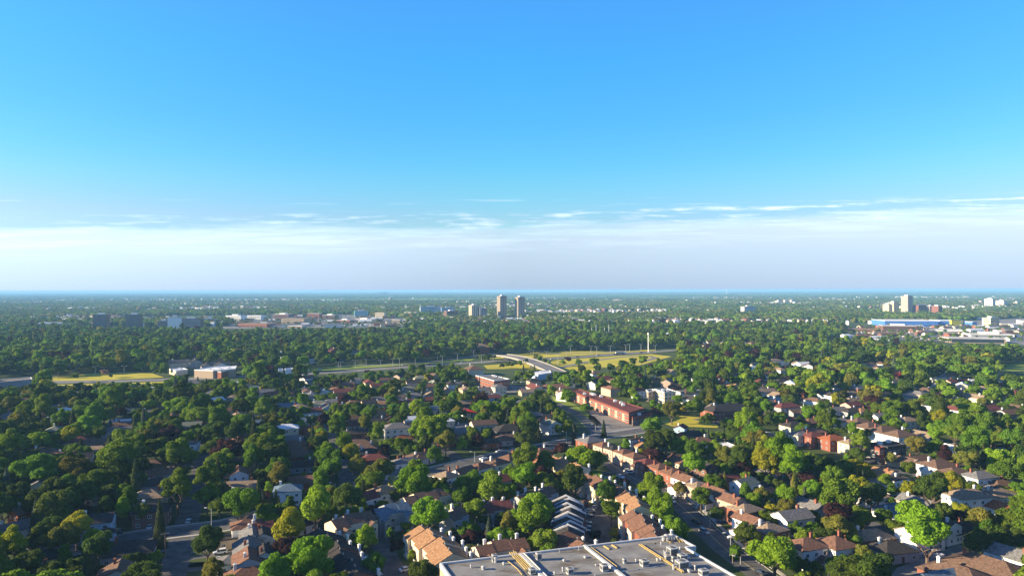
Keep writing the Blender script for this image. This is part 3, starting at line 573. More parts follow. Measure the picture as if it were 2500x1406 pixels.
# ------------------------------------------------------------------ larger buildings
def block(name, cat, label, corners, z, wallm, roofm, base_px=None, group=None, bands=0, win=False, units=0, wallh=None, bandm=None, parent=None):
    """flat-roofed building: corners are roof corners (pixels) at height z"""
    q = [P(u, v, z) if not isinstance(u, Vector) else u for u, v in corners]
    ar = sum(q[i].x*q[(i+1)%len(q)].y-q[(i+1)%len(q)].x*q[i].y for i in range(len(q)))
    if ar < 0: q = q[::-1]
    c = sum(q, Vector())/len(q); loc = [(p.x-c.x, p.y-c.y) for p in q]
    if parent is None:
        t = thing(name, (c.x, c.y, 0), 0, cat, label, group); MB().poly(loc, 0, z-.5).build('wall', wallm, t)
    else:
        t = MB().poly(loc, 0, z-.5).build(name, wallm, parent); t.location = (c.x-parent.location.x, c.y-parent.location.y, 0)
    out = [(x*1.003+math.copysign(.1,x), y*1.003+math.copysign(.1,y)) for x, y in loc]
    MB().poly(out, z-.495, z-.1).build('roof', roofm, t)
    pb = MB(); n = len(out)
    for k in range(n):
        a = Vector((*out[k], 0)); b = Vector((*out[(k+1)%n], 0)); d = (b-a).normalized(); nn = Vector((-d.y, d.x, 0))*.45
        pb.poly([(a.x,a.y),(b.x,b.y),(b.x+nn.x,b.y+nn.y),(a.x+nn.x,a.y+nn.y)], z-.096, z+.45+.003*k)
    pb.build('parapet', M_trim if wallm.name not in ('wall_dark','wall_brownbrick','wall_redbrick') or roofm.name == 'roof_grey' else rmat('maroon') if 'brick' in wallm.name else wallm, t)
    for k in range(n):
        a = Vector((*loc[k], 0)); b = Vector((*loc[(k+1)%n], 0)); L_ = (b-a).length
        ang = math.atan2((b-a).y, (b-a).x); d = (b-a).normalized(); nn = Vector((d.y, -d.x, 0))
        for s in range(bands):
            zz = 1.1+s*(z-1)/max(bands, 1)
            if win:
                m = min(30, max(1, int(L_/3.4)))
                for i in range(m):
                    pp = a+d*((i+.5)*L_/m)+nn*.02
                    link('window', win_mesh(2.2, 1.5), t, (pp.x, pp.y, zz), ang)
            else:
                MB().box(.5, L_-.5, -.06, .06, zz, zz+1.5).mesh
                o = MB().box(.5, L_-.5, -.08, .05, zz, zz+1.5).build('window_band', bandm or M_glass, t); o.location = (a.x, a.y, 0); o.rotation_euler = (0, 0, ang)
    r = random.Random(int(c.x)+9)
    for i in range(units):
        a, b, cc_ = r.sample(loc, 3) if len(loc) > 2 else loc
        w1, w2, w3 = (r.uniform(.2,.6) for _ in range(3)); s = w1+w2+w3
        x = (a[0]*w1+b[0]*w2+cc_[0]*w3)/s; y = (a[1]*w1+b[1]*w2+cc_[1]*w3)/s
        ub = MB(); ub.box(-1.2,1.2,-.9,.9,.15,1.5); ub.box(-1.0,1.0,-.7,.7,0,.15); ub.tube((0,0,1.5),(0,0,1.75),.6,n=8)
        o = ub.build('rooftop_unit', M_trim, t); o.location = (x, y, z-.1)
    for i in range(n):
        a = Vector((*loc[i],0)); b = Vector((*loc[(i+1)%n],0))
        k = max(1, int((b-a).length/8))
        for j in range(k): 
            p = a.lerp(b, j/k)+c; FP.append((p.x, p.y, 4.0))
    LOTS.append([(p.x, p.y) for p in q]); u, v, dd = PX((c.x, c.y, z)); HOUSES_PX.append((u, v, dd, max(math.dist(loc[0], loc[k]) for k in range(1, n))))
    return t
mw = wmat
SC_ = block('school','school','long maroon-roofed red brick school block running toward the schoolyard',[(1392,953),(1412,950),(1573,997),(1535,1008)],7.6,mw('redbrick'),rmat('maroon'),bands=2,win=True,units=8)
def panels():
    for k in range(9):
        pb = MB(); pb.box(-1.6,1.6,-.14,.02,.8,5.8); a = P(1408,968,7.6); b = P(1535,1008,7.6); q = a.lerp(b, (k+.6)/9.3); d = b-a
        n = Vector((d.y,-d.x,0)).normalized()
        if n.y > 0: n = -n
        o = pb.build('pale_panel', wmat('tan'), SC_); ang = math.atan2(n.x, -n.y); a0 = P(1392,953,7.6)
        dd_ = (b-a0).normalized(); q = a0+(b-a0)*((k+.6)/9.3); o.location = (q.x-SC_.location.x+n.x*.05, q.y-SC_.location.y+n.y*.05, 0); o.rotation_euler = (0,0,ang)
panels()
block('wing','school','',[(1538,1009),(1560,1003),(1592,1010),(1545,1021)],5,mw('brownbrick'),rmat('maroon'),bands=1,win=True,units=1,parent=SC_)
block('brick_block','building','square red brick block with pale flat roof behind the parking lot',[(1161,917),(1201,916),(1244,926),(1206,930)],9,mw('redbrick'),rmat('grey'),bands=2,win=True,units=3)
block('warehouse','building','pale blue-white warehouse beside the curving overpass',[(1296,909),(1342,904),(1346,910),(1314,915)],5.5,mw('blue'),rmat('white'),units=1)
RT_ = block('retail_building','shop','wide tan shop building with orange corner and white roof beyond left trees',[(474,903),(520,896),(578,893),(574,901),(520,905)],8,mw('tan'),rmat('white'),units=5)
block('entrance','shop','',[(516,906),(535,904),(560,904),(540,908)],7,mw('brick'),rmat('grey'),parent=RT_)
block('shop','shop','small cream shop left of the wide tan shop building',[(413,901),(445,898),(458,902),(430,906)],5,mw('cream'),rmat('white'),units=1)
block('storage_shed','shed','low grey warehouse at left edge before the yellow field',[(-40,930),(75,921),(78,926),(-40,937)],6,mw('grey'),rmat('tan'))
block('trailer','trailer','white boxy trailer nearest to the highway field, right one',[(694,899),(714,898),(715,901),(697,903)],5,mw('white'),rmat('white'))
block('trailer','trailer','white boxy trailer left of the other one by the field',[(678,900),(690,899),(691,903),(680,904)],5,mw('white'),rmat('white'))
block('apartment_house','townhouses','cream and brown three-storey modern townhouse block',[(1597,950),(1630,949),(1650,956),(1622,958)],9.5,mw('cream'),rmat('dark'),bands=3,win=True,units=2)
block('apartment_house','townhouses','tan modern townhouse block left of the cream and brown one',[(1577,952),(1592,950),(1599,954),(1583,957)],8.5,mw('tan'),rmat('dark'),bands=3,win=True)
MH_ = block('modern_house','house','black and red modern box house among right trees',[(2125,1082),(2175,1076),(2212,1086),(2168,1092)],8,mw('dark'),rmat('dark'),bands=2,win=True,units=2)
block('front_bay','house','',[(2136,1091),(2148,1089),(2160,1093),(2148,1095)],7.6,mw('redbrick'),rmat('maroon'),bands=2,win=True,parent=MH_)
def brick_semis():
    p = P(1775,992,8); t = house(p.x, p.y, 34, 15, 2, 'h', 22, 'dark', 'redbrick', 'long red brick house with dark hipped roof beyond the school lawn', name='apartment_house'); return t
brick_semis()
p = P(1308,938,6); house(p.x,p.y,20,12,1,'g',110,'maroon','cream','cream gabled hall with maroon roof behind the parking lot',chim=True)
p = P(1355,938,6); house(p.x,p.y,26,13,1,'h',12,'redbrown','cream','wide cream hall with red-brown hipped roof beside the gabled hall',chim=True)
# red garden canopy
def canopy():
    p = P(2027,1168,3); t = thing('garden_canopy', (p.x,p.y,0), R(20), 'canopy', 'bright red pointed garden canopy among the right-hand trees')
    for k in (-1, 1):
        b = MB(); s = 3.2; b.face([(-s,-s,2.6),(s,-s,2.6),(0,0,4.4)]); b.face([(s,-s,2.6),(s,s,2.6),(0,0,4.4)]); b.face([(s,s,2.6),(-s,s,2.6),(0,0,4.4)]); b.face([(-s,s,2.6),(-s,-s,2.6),(0,0,4.4)]); b.box(-s,s,-s,s,2.3,2.59)
        o = b.build('canopy_top', mat('red_canvas', (.7,.03,.06), .6), t); o.location = (k*3.4,0,0)
    for x in (-6.4,6.4):
        for y in (-3,3): MB().tube((x,y,0),(x,y,2.3),.06).build('post', M_metal, t)
    FP.append((p.x,p.y,7)); HOUSES_PX.append((2027,1166,300,12))
canopy()

# ------------------------------------------------------------------ the flat grey roof in the foreground
def big_roof():
    z = 14.0
    base = [P(1074,1377,z), P(1647,1308,z), P(1699,1336,z), P(1675,1338,z)]
    e2 = (P(1792,1406,z)-P(1675,1338,z)).normalized()
    q = [base[0], base[1], base[2], base[3], base[3]+e2*95, base[0]+e2*85]
    q = q[::-1]; c = sum(q, Vector())/len(q)
    t = thing('flat_roofed_building', (c.x, c.y, 0), 0, 'building', 'large building with flat grey roof, vents and yellow pipes at bottom centre')
    loc = [(p.x-c.x, p.y-c.y) for p in q]
    MB().poly(loc, 0, z-.4).build('wall', mat('yellow_wall', (.55,.42,.20), .85, .08, .5), t)
    rm = mat('membrane_roof', (.175,.17,.162), 0.9, scale=.22, col2=(.29,.282,.268), detail=7)
    # stains
    nt = rm.node_tree; N = nt.nodes; L = nt.links; b = N['Principled BSDF']; old = b.inputs['Base Color'].links[0].from_socket
    n = N.new('ShaderNodeTexNoise'); n.inputs['Scale'].default_value = .09; n.inputs['Detail'].default_value = 8; n.inputs['Roughness'].default_value = .7
    tcx = N.new('ShaderNodeTexCoord'); mp = N.new('ShaderNodeMapping'); mp.inputs['Scale'].default_value = (1, 3, 1); mp.inputs['Location'].default_value = (3.3, 7.1, 0); L.new(tcx.outputs['Object'], mp.inputs[0]); L.new(mp.outputs[0], n.inputs['Vector'])
    mr = N.new('ShaderNodeMapRange'); mr.inputs[1].default_value = .50; mr.inputs[2].default_value = .64; L.new(n.outputs[0], mr.inputs[0])
    mxx = N.new('ShaderNodeMix'); mxx.data_type = 'RGBA'; L.new(mr.outputs[0], mxx.inputs[0]); L.new(old, mxx.inputs[6]); mxx.inputs[7].default_value = (.135,.105,.075,1); L.new(mxx.outputs[2], b.inputs['Base Color'])
    MB().poly(loc, z-.396, z).build('roof', rm, t)
    n_ = len(loc); pm = mat('parapet_metal', (.55,.55,.54), .5, .06)
    for k in range(n_):
        a = Vector((*loc[k],0)); b2 = Vector((*loc[(k+1)%n_],0)); d = (b2-a).normalized(); nn = Vector((-d.y,d.x,0))*.45
        MB().poly([(a.x-nn.x*.2,a.y-nn.y*.2),(b2.x-nn.x*.2,b2.y-nn.y*.2),(b2.x+nn.x,b2.y+nn.y),(a.x+nn.x,a.y+nn.y)], z-.9, z+.45+.004*k).build('parapet', pm, t)
    def L3(u, v, zz=0): p = P(u, v, z); return Vector((p.x-c.x, p.y-c.y, z+zz))
    ym = mat('yellow_gas_pipe', (.42,.30,.11), .6, .15); cm = mat('roof_curb', (.55,.54,.50), .7, .12, 1.2)
    def pipe(pts, r, m, name='gas_pipe', h=.35, off=0):
        b = MB()
        for (a, b_) in zip(pts, pts[1:]):
            pa, pb = L3(*a, h), L3(*b_, h); d = (pb-pa).normalized(); nn = Vector((-d.y, d.x, 0))*off
            b.tube(pa+nn, pb+nn, r, n=6)
            k = int((pb-pa).length/3)
            for i in range(k+1):
                s = pa.lerp(pb, i/max(1, k))+nn; b.box(s.x-.18, s.x+.18, s.y-.12, s.y+.12, z+.002, z+h-r*.8)
        b.build(name, m, t)
    def curb(p, q_, w, hh, m=cm, name='roof_curb'):
        pa, pb = L3(*p), L3(*q_); d = (pb-pa).normalized(); nn = Vector((-d.y,d.x,0))*w/2
        MB().poly([(pa.x-nn.x,pa.y-nn.y),(pb.x-nn.x,pb.y-nn.y),(pb.x+nn.x,pb.y+nn.y),(pa.x+nn.x,pa.y+nn.y)][::1], z+.002, z+hh).build(name, m, t)
    for o in (-.9,-.3,.3,.9): pipe([(1251,1350),(1291,1392)], .15, ym, off=o)
    curb((1271,1355),(1330,1415), .9, .55); curb((1279,1354),(1338,1414), .3, .7)
    curb((1427,1334),(1530,1415), .8, .6)
    pipe([(1437,1338),(1500,1386)], .1, ym, off=.8)
    for o in (-.3,.3): pipe([(1563,1331),(1668,1398)], .14, ym, off=o)
    pipe([(1561,1331),(1600,1327),(1642,1322)], .09, ym); pipe([(1650,1310),(1667,1324)], .14, ym); pipe([(1644,1310),(1660,1324)], .12, ym)
    pipe([(1621,1317),(1637,1326)], .08, ym)
    curb((1475,1333),(1488,1341), .5, .3, ym, 'pipe_cover'); curb((1494,1330),(1507,1338), .5, .3, ym, 'pipe_cover')
    pipe([(1452,1404),(1560,1390),(1645,1377)], .07, pm, 'conduit', .2)
    pipe([(1240,1372),(1262,1390),(1275,1406)], .12, ym)
    curb((1270,1402),(1450,1404), .25, .12, mat('roof_seam', (.17,.15,.13), .8), 'roof_seam'); 
    um = mat('unit_casing', (.46,.45,.43), .5, .08, 1)
    gr = mat('unit_grille', (.10,.10,.10), .5)
    def unit(u, v, w, d, h, big=False):
        p = L3(u, v); b = MB(); g_ = MB()
        b.box(-w/2,w/2,-d/2,d/2,.25,h); b.box(-w/2+.1,w/2-.1,-d/2+.1,d/2-.1,0,.25)
        b.box(-w/2-.06,w/2+.06,-d/2-.06,d/2+.06,h,h+.08)
        o = b.build('rooftop_unit', um, t); o.location = p; o.rotation_euler = (0,0,R(20))
        g_.box(-w/2+.15,w/2-.15,-d/2-.03,-d/2,.45,h-.2); g_.box(-w/2-.03,-w/2,-d/2+.15,d/2-.15,.45,h-.2); g_.tube((0,0,h+.08),(0,0,h+.2),min(w,d)*.32,n=10)
        g_.build('grille', gr, o)
        if big:
            e = MB(); e.box(w/2,w/2+1.1,-d*.3,d*.3,.3,h*.6); e.tube((-w*.9,0,0),(-w*.9,0,h*.7),.25,n=8); e.box(-w*.9,-w/2,-.2,.2,h*.45,h*.6); e.build('duct', um, o)
    for a in [(1315,1366,1.4,1.4,1.9),(1299,1400,1.6,1.6,1.4),(1391,1400,1.6,1.6,1.5),(1475,1392,1.8,1.8,1.6),(1573,1380,2.0,1.9,1.5),(1525,1374,.9,.9,1.2),(1642,1358,2.6,2.2,2.6,True),(1666,1367,2.2,1.8,1.6,True),
              (1665,1386,3.0,2.4,2.0,True),(1644,1370,.8,.8,1.4),(1718,1403,2.2,1.8,1.4),(1684,1396,.9,.9,.7),(1630,1364,1.6,.8,.9)]: unit(*a)
    def vent(u, v, r, h):
        p = L3(u, v); b = MB(); b.tube((0,0,0),(0,0,h),r,n=10); b.tube((0,0,h),(0,0,h+.12),r*1.6,r*1.5,n=10); b.tube((0,0,h+.12),(0,0,h+.3),r*1.5,r*.3,n=10)
        o = b.build('roof_vent', um, t); o.location = p
    for a in [(1374,1394,.2,.9),(1354,1402,.22,.6),(1377,1369,.3,.3),(1429,1361,.35,.3),(1399,1388,.25,.2),(1455,1380,.2,.2),(1413,1343,.08,1.1),(1366,1348,.07,1),(1697,1390,.25,1.0),(1613,1366,.2,.4),(1605,1369,.25,.6),(1553,1370,.2,.5),(1621,1358,.1,1.6),
              (1620,1319,.45,1.2),(1627,1317,.5,1.4),(1634,1316,.45,1.3),(1640,1316,.5,1.5),(1646,1316,.45,1.2),(1630,1321,.35,.9),(1614,1328,.15,.5),(1660,1340,.2,.5),(1230,1378,.3,.5),(1180,1390,.35,.8),(1210,1372,1.0*.4,1.3),(1150,1385,.2,.6)]: vent(*a)
    unit(1207,1370,1.3,1.3,1.9); unit(1180,1389,.9,.9,.7)
    b = MB()
    for i in range(6): b.tube(L3(1616+i*6,1322,.6), L3(1616+i*6,1322,1.4), .06)
    b.tube(L3(1612,1322,1.4), L3(1652,1318,1.4), .12); b.build('vent_manifold', um, t)
    LOTS.append([(p.x, p.y) for p in q])
    for i in range(len(q)):
        a, b2 = q[i], q[(i+1)%len(q)]
        for j in range(int((b2-a).length/6)): pp = a.lerp(b2, j/max(1,int((b2-a).length/6))); FP.append((pp.x,pp.y,4))
big_roof()

# ------------------------------------------------------------------ towers and far buildings
def tower(u0, u1, vt, vb, label, wall, side=None, depth=None, rot=20, bands=None, cap=True, bandm=None, name='apartment_tower', vert=False, group='high-rise towers', minv=None, parent=None):
    """slab seen between columns u0..u1, top vt, ground vb (pixels)"""
    g0 = P((u0+u1)/2, vb, 0); dist = g0.y; wpx = (u1-u0)/FPX*dist; rt = ray((u0+u1)/2, vt); h = H+rt.z/rt.y*(dist+4)-(2.5 if cap else 0)
    if depth is None: depth = wpx*.5
    th = R(rot); w = max(6, (wpx-depth*abs(math.sin(th)))/math.cos(th))
    c = g0+Vector((0, depth/2, 0))
    if parent is None: t = thing(name, (c.x, c.y, 0), th, 'tower' if h > 25 else 'building', label, group)
    else:
        t = bpy.data.objects.new('wing', None); COL.objects.link(t); t.parent = parent; pr = parent.rotation_euler.z
        dd_ = Vector((c.x-parent.location.x, c.y-parent.location.y, 0)); dd_.rotate(Matrix.Rotation(-pr, 3, 'Z')); t.location = dd_; t.rotation_euler = (0, 0, th-pr)
    wm = wmat(wall) if isinstance(wall, str) else wall
    MB().box(-w/2, w/2, -depth/2, depth/2, 0, h-.8).build('wall', wm, t)
    MB().box(-w/2-.3, w/2+.3, -depth/2-.3, depth/2+.3, h-.79, h).build('roof', (rmat('grey') if name == 'apartment_tower' else rmat('tan') if int(u0) % 3 == 0 else mat('pale_roof', (.5,.48,.46), .8, .2, .05)) if name != 'blue_store' else M_trim, t)
    if cap: MB().box(-w*.18, w*.2, -depth*.25, depth*.25, h+.004, h+3.2).build('penthouse', wmat('white'), t)
    nb = bands if bands is not None else int(h/3.1); bm = bandm or M_glass
    if nb:
        if not vert:
            for k in range(min(nb, 100)):
                z = 1.0+k*(h-2)/nb; b = MB(); b.box(-w*.46, w*.46, -depth/2-.12, -depth/2-.001, z, z+1.9); b.box(-w/2-.12, -w/2-.001, -depth*.30, depth*.30, z, z+1.3)
                b.build('window_band', bm, t)
        else:
            m = max(3, int(w/5))
            for k in range(m):
                x = -w/2+(k+.5)*w/m; MB().box(x-w/m*.24, x+w/m*.24, -depth/2-.25, -depth/2-.001, 3, h-2).build('balcony_stack', bm, t)
            m = max(2, int(depth/6))
            for k in range(m):
                y = -depth/2+(k+.5)*depth/m; MB().box(-w/2-.25, -w/2-.001, y-depth/m*.2, y+depth/m*.2, 3, h-2).build('balcony_stack', bm, t)
    LOTS.append([(c.x-w*.6,c.y-depth*.9),(c.x+w*.6,c.y-depth*.9),(c.x+w*.6,c.y+depth*.6),(c.x-w*.6,c.y+depth*.6)])
    return t
darkg = mat('tinted_glass', (.05,.06,.08), .3, .2, .3, .5)
greyc = mat('grey_panel', (.30,.28,.27), .7, .1); wht = wmat('white')
tower(1213,1237,720.5,779,'left one of the two tallest towers in the middle, cream and dark',mat('grey_brown_panel', (.17,.15,.14), .7, .1),depth=26,rot=24,vert=True,bandm=wmat('tan'))
tower(1257,1281,723,779,'right one of the two tallest towers in the middle',mat('grey_brown_panel', (.17,.15,.14), .7, .1),depth=26,rot=24,vert=True,bandm=wmat('tan'))
T1_ = tower(1143,1169,743,780,'cream and dark tower nearest left of the two tallest towers',wmat('cream'),depth=28,rot=24,vert=True,bandm=darkg)
tower(1167,1188,750,780,'lower dark striped wing tower attached beside the cream and dark tower',greyc,depth=16,rot=24,vert=True,bandm=darkg,parent=T1_)
tower(1082,1117,757,779,'brown brick office block left of the cream and dark tower',wmat('brownbrick'),depth=28,rot=24,bands=7)
T2_ = tower(1025,1076,747,769,'blue glass hospital-like slab with white end, left of brown block',wmat('blue'),depth=14,rot=12,bands=6,bandm=darkg)
tower(1076,1110,749,769,'right-hand blue glass wing behind the brown brick block',wmat('blue'),depth=14,rot=12,bands=5,bandm=darkg,parent=T2_)
tower(1024,1031,746,768,'white stair tower at left end of the blue glass slab',wht,depth=12,rot=12,bands=0,parent=T2_)
tower(225,260,765,800,'left one of two dark brick slab towers on the far left',wmat('brownbrick'),depth=16,rot=6,bands=12,bandm=darkg)
tower(306,341,765,800,'right one of two dark brick slab towers on the far left',wmat('brownbrick'),depth=16,rot=6,bands=12,bandm=darkg)
tower(408,437,771,808,'white slab tower in front of the long brick slab',wht,depth=14,rot=6,bands=0)
tower(383,409,780,802,'low brown block just left of the white slab tower',wmat('pink'),depth=14,rot=6)
tower(435,489,775,804,'long dark brick slab right of the white slab tower',wmat('brownbrick'),depth=16,rot=6,bands=8,bandm=greyc)
tower(487,523,776,792,'pale low slab right of the long dark brick slab',wmat('pink'),depth=16,rot=6,bands=4,bandm=greyc)
tower(47,185,788,805,'long low reddish block on far left with pale floor bands',wmat('brick'),depth=18,rot=5,bands=3,bandm=wmat('pink'))
tower(1810,1848,746,768,'lone slab with sunlit tan end and blue shaded front on right',wmat('tan'),depth=20,rot=24,vert=True,bandm=wmat('blue'))
for i, (a, b) in enumerate(((1895,1910),(1911,1926),(1927,1942))):
    tower(a,b,733,743,('left','middle','right')[i]+' of three small orange-tan far apartment blocks right of lone slab',wmat('pink'),depth=30,rot=24,bands=5,bandm=wmat('white'))
tower(2163,2178,741,768,'shorter cream tower at left of the right-hand tower group',wmat('cream'),depth=24,rot=24,vert=True,bandm=wmat('tan'))
tower(2174,2197,736,768,'taller cream tower beside shorter cream tower in right group',wmat('cream'),depth=24,rot=24,vert=True,bandm=wmat('tan'))
tower(2208,2231,720.5,769,'tallest pinkish tower of the right-hand tower group',wmat('pink'),depth=26,rot=24,vert=True,bandm=greyc)
tower(2233,2266,743,769,'left brick tower right of the tallest pinkish tower',wmat('redbrick'),depth=24,rot=24,vert=True,bandm=wmat('brownbrick'))
tower(2264,2285,745,769,'shaded dark brick tower between two sunlit brick towers',wmat('brownbrick'),depth=18,rot=24,vert=True,bandm=greyc)
tower(2283,2303,745,772,'rightmost brick tower of the right-hand tower group',wmat('redbrick'),depth=24,rot=24,vert=True,bandm=wmat('brownbrick'))
tower(2393,2402,735,747,'small brick tower left of the two cream far right towers',wmat('redbrick'),depth=20,rot=24,bands=5)
tower(2412,2434,728,753,'left cream tower of the pair near the right edge',wmat('white'),depth=34,rot=34,vert=True,bandm=wmat('tan'))
tower(2438,2466,733,752,'right cream tower of the pair near the right edge',wmat('white'),depth=34,rot=34,vert=True,bandm=wmat('tan'))
tower(2479,2492,736,748,'brick tower farthest to the right edge of the skyline',wmat('pink'),depth=20,rot=24,bands=5)
tower(2410,2444,773,796,'cream office block with dark floor bands above the right warehouses',wmat('cream'),depth=22,rot=16,bands=5)
tower(920,928,713.5,721.5,'first tiny tower of the far horizon group left of centre',wmat('grey'),depth=40,rot=10,bands=0,cap=False)
tower(930,936,713.5,721.5,'second tiny tower of the far horizon group left of centre',wmat('grey'),depth=40,rot=10,bands=0,cap=False)
tower(937,946,713,721.5,'third tiny tower of the far horizon group left of centre',wmat('grey'),depth=40,rot=10,bands=0,cap=False)
tower(948,957,726,736,'small tan tower just below the far horizon group',wmat('tan'),depth=30,rot=20,bands=6)
tower(862,897,757,772,'cyan glass office block among the far shops',mat('cyan_glass',(.25,.55,.62),.4,.1),depth=22,rot=16,bands=4,bandm=darkg)
for i,(a,b,vt,vb,w,lab) in enumerate([(548,596,768,785,'white','large white commercial block in far left shopping area'),(596,645,770,782,'white','white commercial block right of the larger white one'),(576,667,790,799,'brick','long low red strip mall below the white commercial blocks'),
   (664,712,765,780,'brownbrick','brown brick office right of the white commercial blocks'),(684,753,778,791,'tan','wide tan mall in front of brown brick office'),(749,785,765,778,'brick','left red brick office beside the far highway'),(785,823,767,779,'brownbrick','right brown office beside the far highway'),
   (915,942,763,776,'cream','cream block right of the cyan glass office'),(956,980,780,792,'pink','pink low block near the right end of the far shops'),(601,630,737,741,'white','white far warehouse near left horizon woods'),(635,664,736,741,'white','second white far warehouse right of the first'),
   (1228,1262,768,776,'grey','low grey podium between the two tallest towers'),(1532,1570,776,781,'brick','left low red brick row in far centre right woods'),(1572,1610,776,781,'brick','right low red brick row in far centre right woods'),(1190,1212,767,777,'cream','small cream block left of the left tallest tower'),
   (1909,1920,806,820,'yellow','leftmost small yellow apartment house in right woods'),(1926,1942,808,821,'yellow','middle small yellow apartment house in right woods'),(1959,1980,812,827,'yellow','right small yellow apartment house in right woods'),
   (860,915,777,786,'pink','pale pink shops below the cyan glass office'),(985,1020,762,772,'cream','cream shops left of the white stair tower'),(2070,2150,803,811,'brick','long low brick store at left of right business park'),(2161,2243,792,811,'brownbrick','brown two-level store in front of the long blue store'),
   (2130,2210,812,820,'tan','low tan strip in front of brown two-level store'),(2270,2360,804,812,'white','long white low store right of the brown store'),(2377,2483,812,830,'white','big white warehouse near the right edge'),(2330,2465,826,838,'tan','low tan sheds in front of the big white warehouse'),
   (2440,2500,806,814,'white','white low store at right edge behind warehouse'),(2440,2490,843,852,'cream','small cream building below tan sheds at right'),(2060,2120,820,826,'tan','low pale shed at left end of right business park'),(2450,2500,790,797,'cream','cream low store right of cream office block'),
   (2500,2560,780,790,'white','white store at the right edge'),(2378,2405,775,781,'white','white store behind the blue and yellow store'),(700,745,795,801,'pink','pale shop closest to the woods in left shopping area'),(820,860,779,788,'brick','red shop right of the wide tan mall')]):
    tower(a,b,vt,vb,lab,w,depth=None,rot=-16,bands=1 if vb-vt<12 else 3,cap=(i%3==0),name='commercial_building',group='commercial buildings in the distance')
blu = mat('blue_cladding', (.07,.19,.50), .6, .08, .05); yel = mat('yellow_cladding', (.75,.60,.03), .6, .05, .05)
BS_ = tower(2166,2300,783,797,'long bright blue store with white roof edge in right business park',blu,depth=90,rot=-9,bands=0,cap=False,name='blue_store',group=None)
tower(2298,2356,782.5,797,'blue store section topped with yellow, right of long blue store',blu,depth=60,rot=-9,bands=0,cap=False,name='blue_store',group=None,parent=BS_)
tower(2322,2352,781,797.2,'yellow tower section rising behind the blue store',yel,depth=10,rot=4,bands=0,cap=False,name='yellow_entrance',group=None,parent=BS_)
tower(2356,2388,785,798,'dark blue end section of the blue store',blu,depth=50,rot=20,bands=0,cap=False,name='blue_store',group=None,parent=BS_)
def dome():
    g0 = P(1509,739,0); w = 40/FPX*g0.y; b = MB(); nseg=20; rings=5; h=w*.18
    pts=[[(w/2*math.cos(k*2*math.pi/nseg)*math.cos(j*math.pi/2/rings), w*.35*math.sin(k*2*math.pi/nseg)*math.cos(j*math.pi/2/rings), h*math.sin(j*math.pi/2/rings)+4) for k in range(nseg)] for j in range(rings)]+[[(0,0,h+4)]*nseg]
    for j in range(rings):
        for k in range(nseg): b.face([pts[j][k],pts[j][(k+1)%nseg],pts[j+1][(k+1)%nseg],pts[j+1][k]])
    for k in range(nseg): b.face([(pts[0][k][0],pts[0][k][1],0),(pts[0][(k+1)%nseg][0],pts[0][(k+1)%nseg][1],0),pts[0][(k+1)%nseg],pts[0][k]])
    o=b.build('sports_dome', wmat('pink')); o.location=(g0.x,g0.y,0); tag(o,'dome','pale air-supported dome on far green fields right of centre')
dome()
def water_tower():
    g0 = P(1774,718.5,0); k = g0.y/FPX; t = thing('water_tower',(g0.x,g0.y,0),0,'water tower','white water tower rising over the horizon right of centre')
    top = H+1; MB().tube((0,0,0),(0,0,top-9),6,5,10).build('shaft',wht,t); b=MB(); b.tube((0,0,top-12),(0,0,top-6),6,20,12); b.tube((0,0,top-6),(0,0,top),20,12,12); b.build('tank',wht,t)
water_tower()

# ------------------------------------------------------------------ overpass
def overpass():
    line = catmull([P(1222,866,5), P(1262,872,7), P(1300,883,7), P(1340,899,6), P(1378,916,2.5)], 10)
    zs = [q.z for q in line]; t = thing('overpass', (line[0].x, line[0].y, 0), 0, 'bridge', 'curving concrete overpass crossing the highway right of the brick block')
    o = Vector((line[0].x, line[0].y, 0)); dk = MB(); pl = MB(); pr = MB(); w = 9
    def side(i):
        a = line[max(i-1,0)]; b = line[min(i+1,len(line)-1)]; d = (b-a); d.z=0; d.normalize(); return Vector((d.y,-d.x,0))
    for i in range(len(line)-1):
        a, b = line[i]-o, line[i+1]-o; na, nb = side(i), side(i+1)
        def seg(mb, o0, o1, z0, z1):
            q = [(a+na*o0, z0),(b+nb*o0, z0),(b+nb*o1, z0),(a+na*o1, z0)]; lo=[(p.x,p.y,p.z+z0) for p,_ in q]; hi=[(p.x,p.y,p.z+z1) for p,_ in q]
            mb.face(hi[::-1]); mb.face(lo); 
            for k in range(4): mb.face([hi[k],lo[k],lo[(k+1)%4],hi[(k+1)%4]][::-1])
        seg(dk, -w, w, -1.2, 0); seg(pl, -w-.3, -w+.1, -1.3, 1.0); seg(pr, w-.1, w+.3, -1.3, 1.0)
    dk.build('deck', M_hwy, t); cg_ = mat('weathered_concrete', (.25,.235,.21), .9, .2, .3); pl.build('parapet', cg_, t); pr.build('parapet', cg_, t)
    for i in range(2, len(line)-2, 4):
        p = line[i]-o
        if p.z > 3: MB().box(p.x-3,p.x+3,p.y-.6,p.y+.6,0,p.z-1.19).build('pier', M_concrete, t)
    for q in line: ROADS.append((q.x,q.y,11))
overpass()

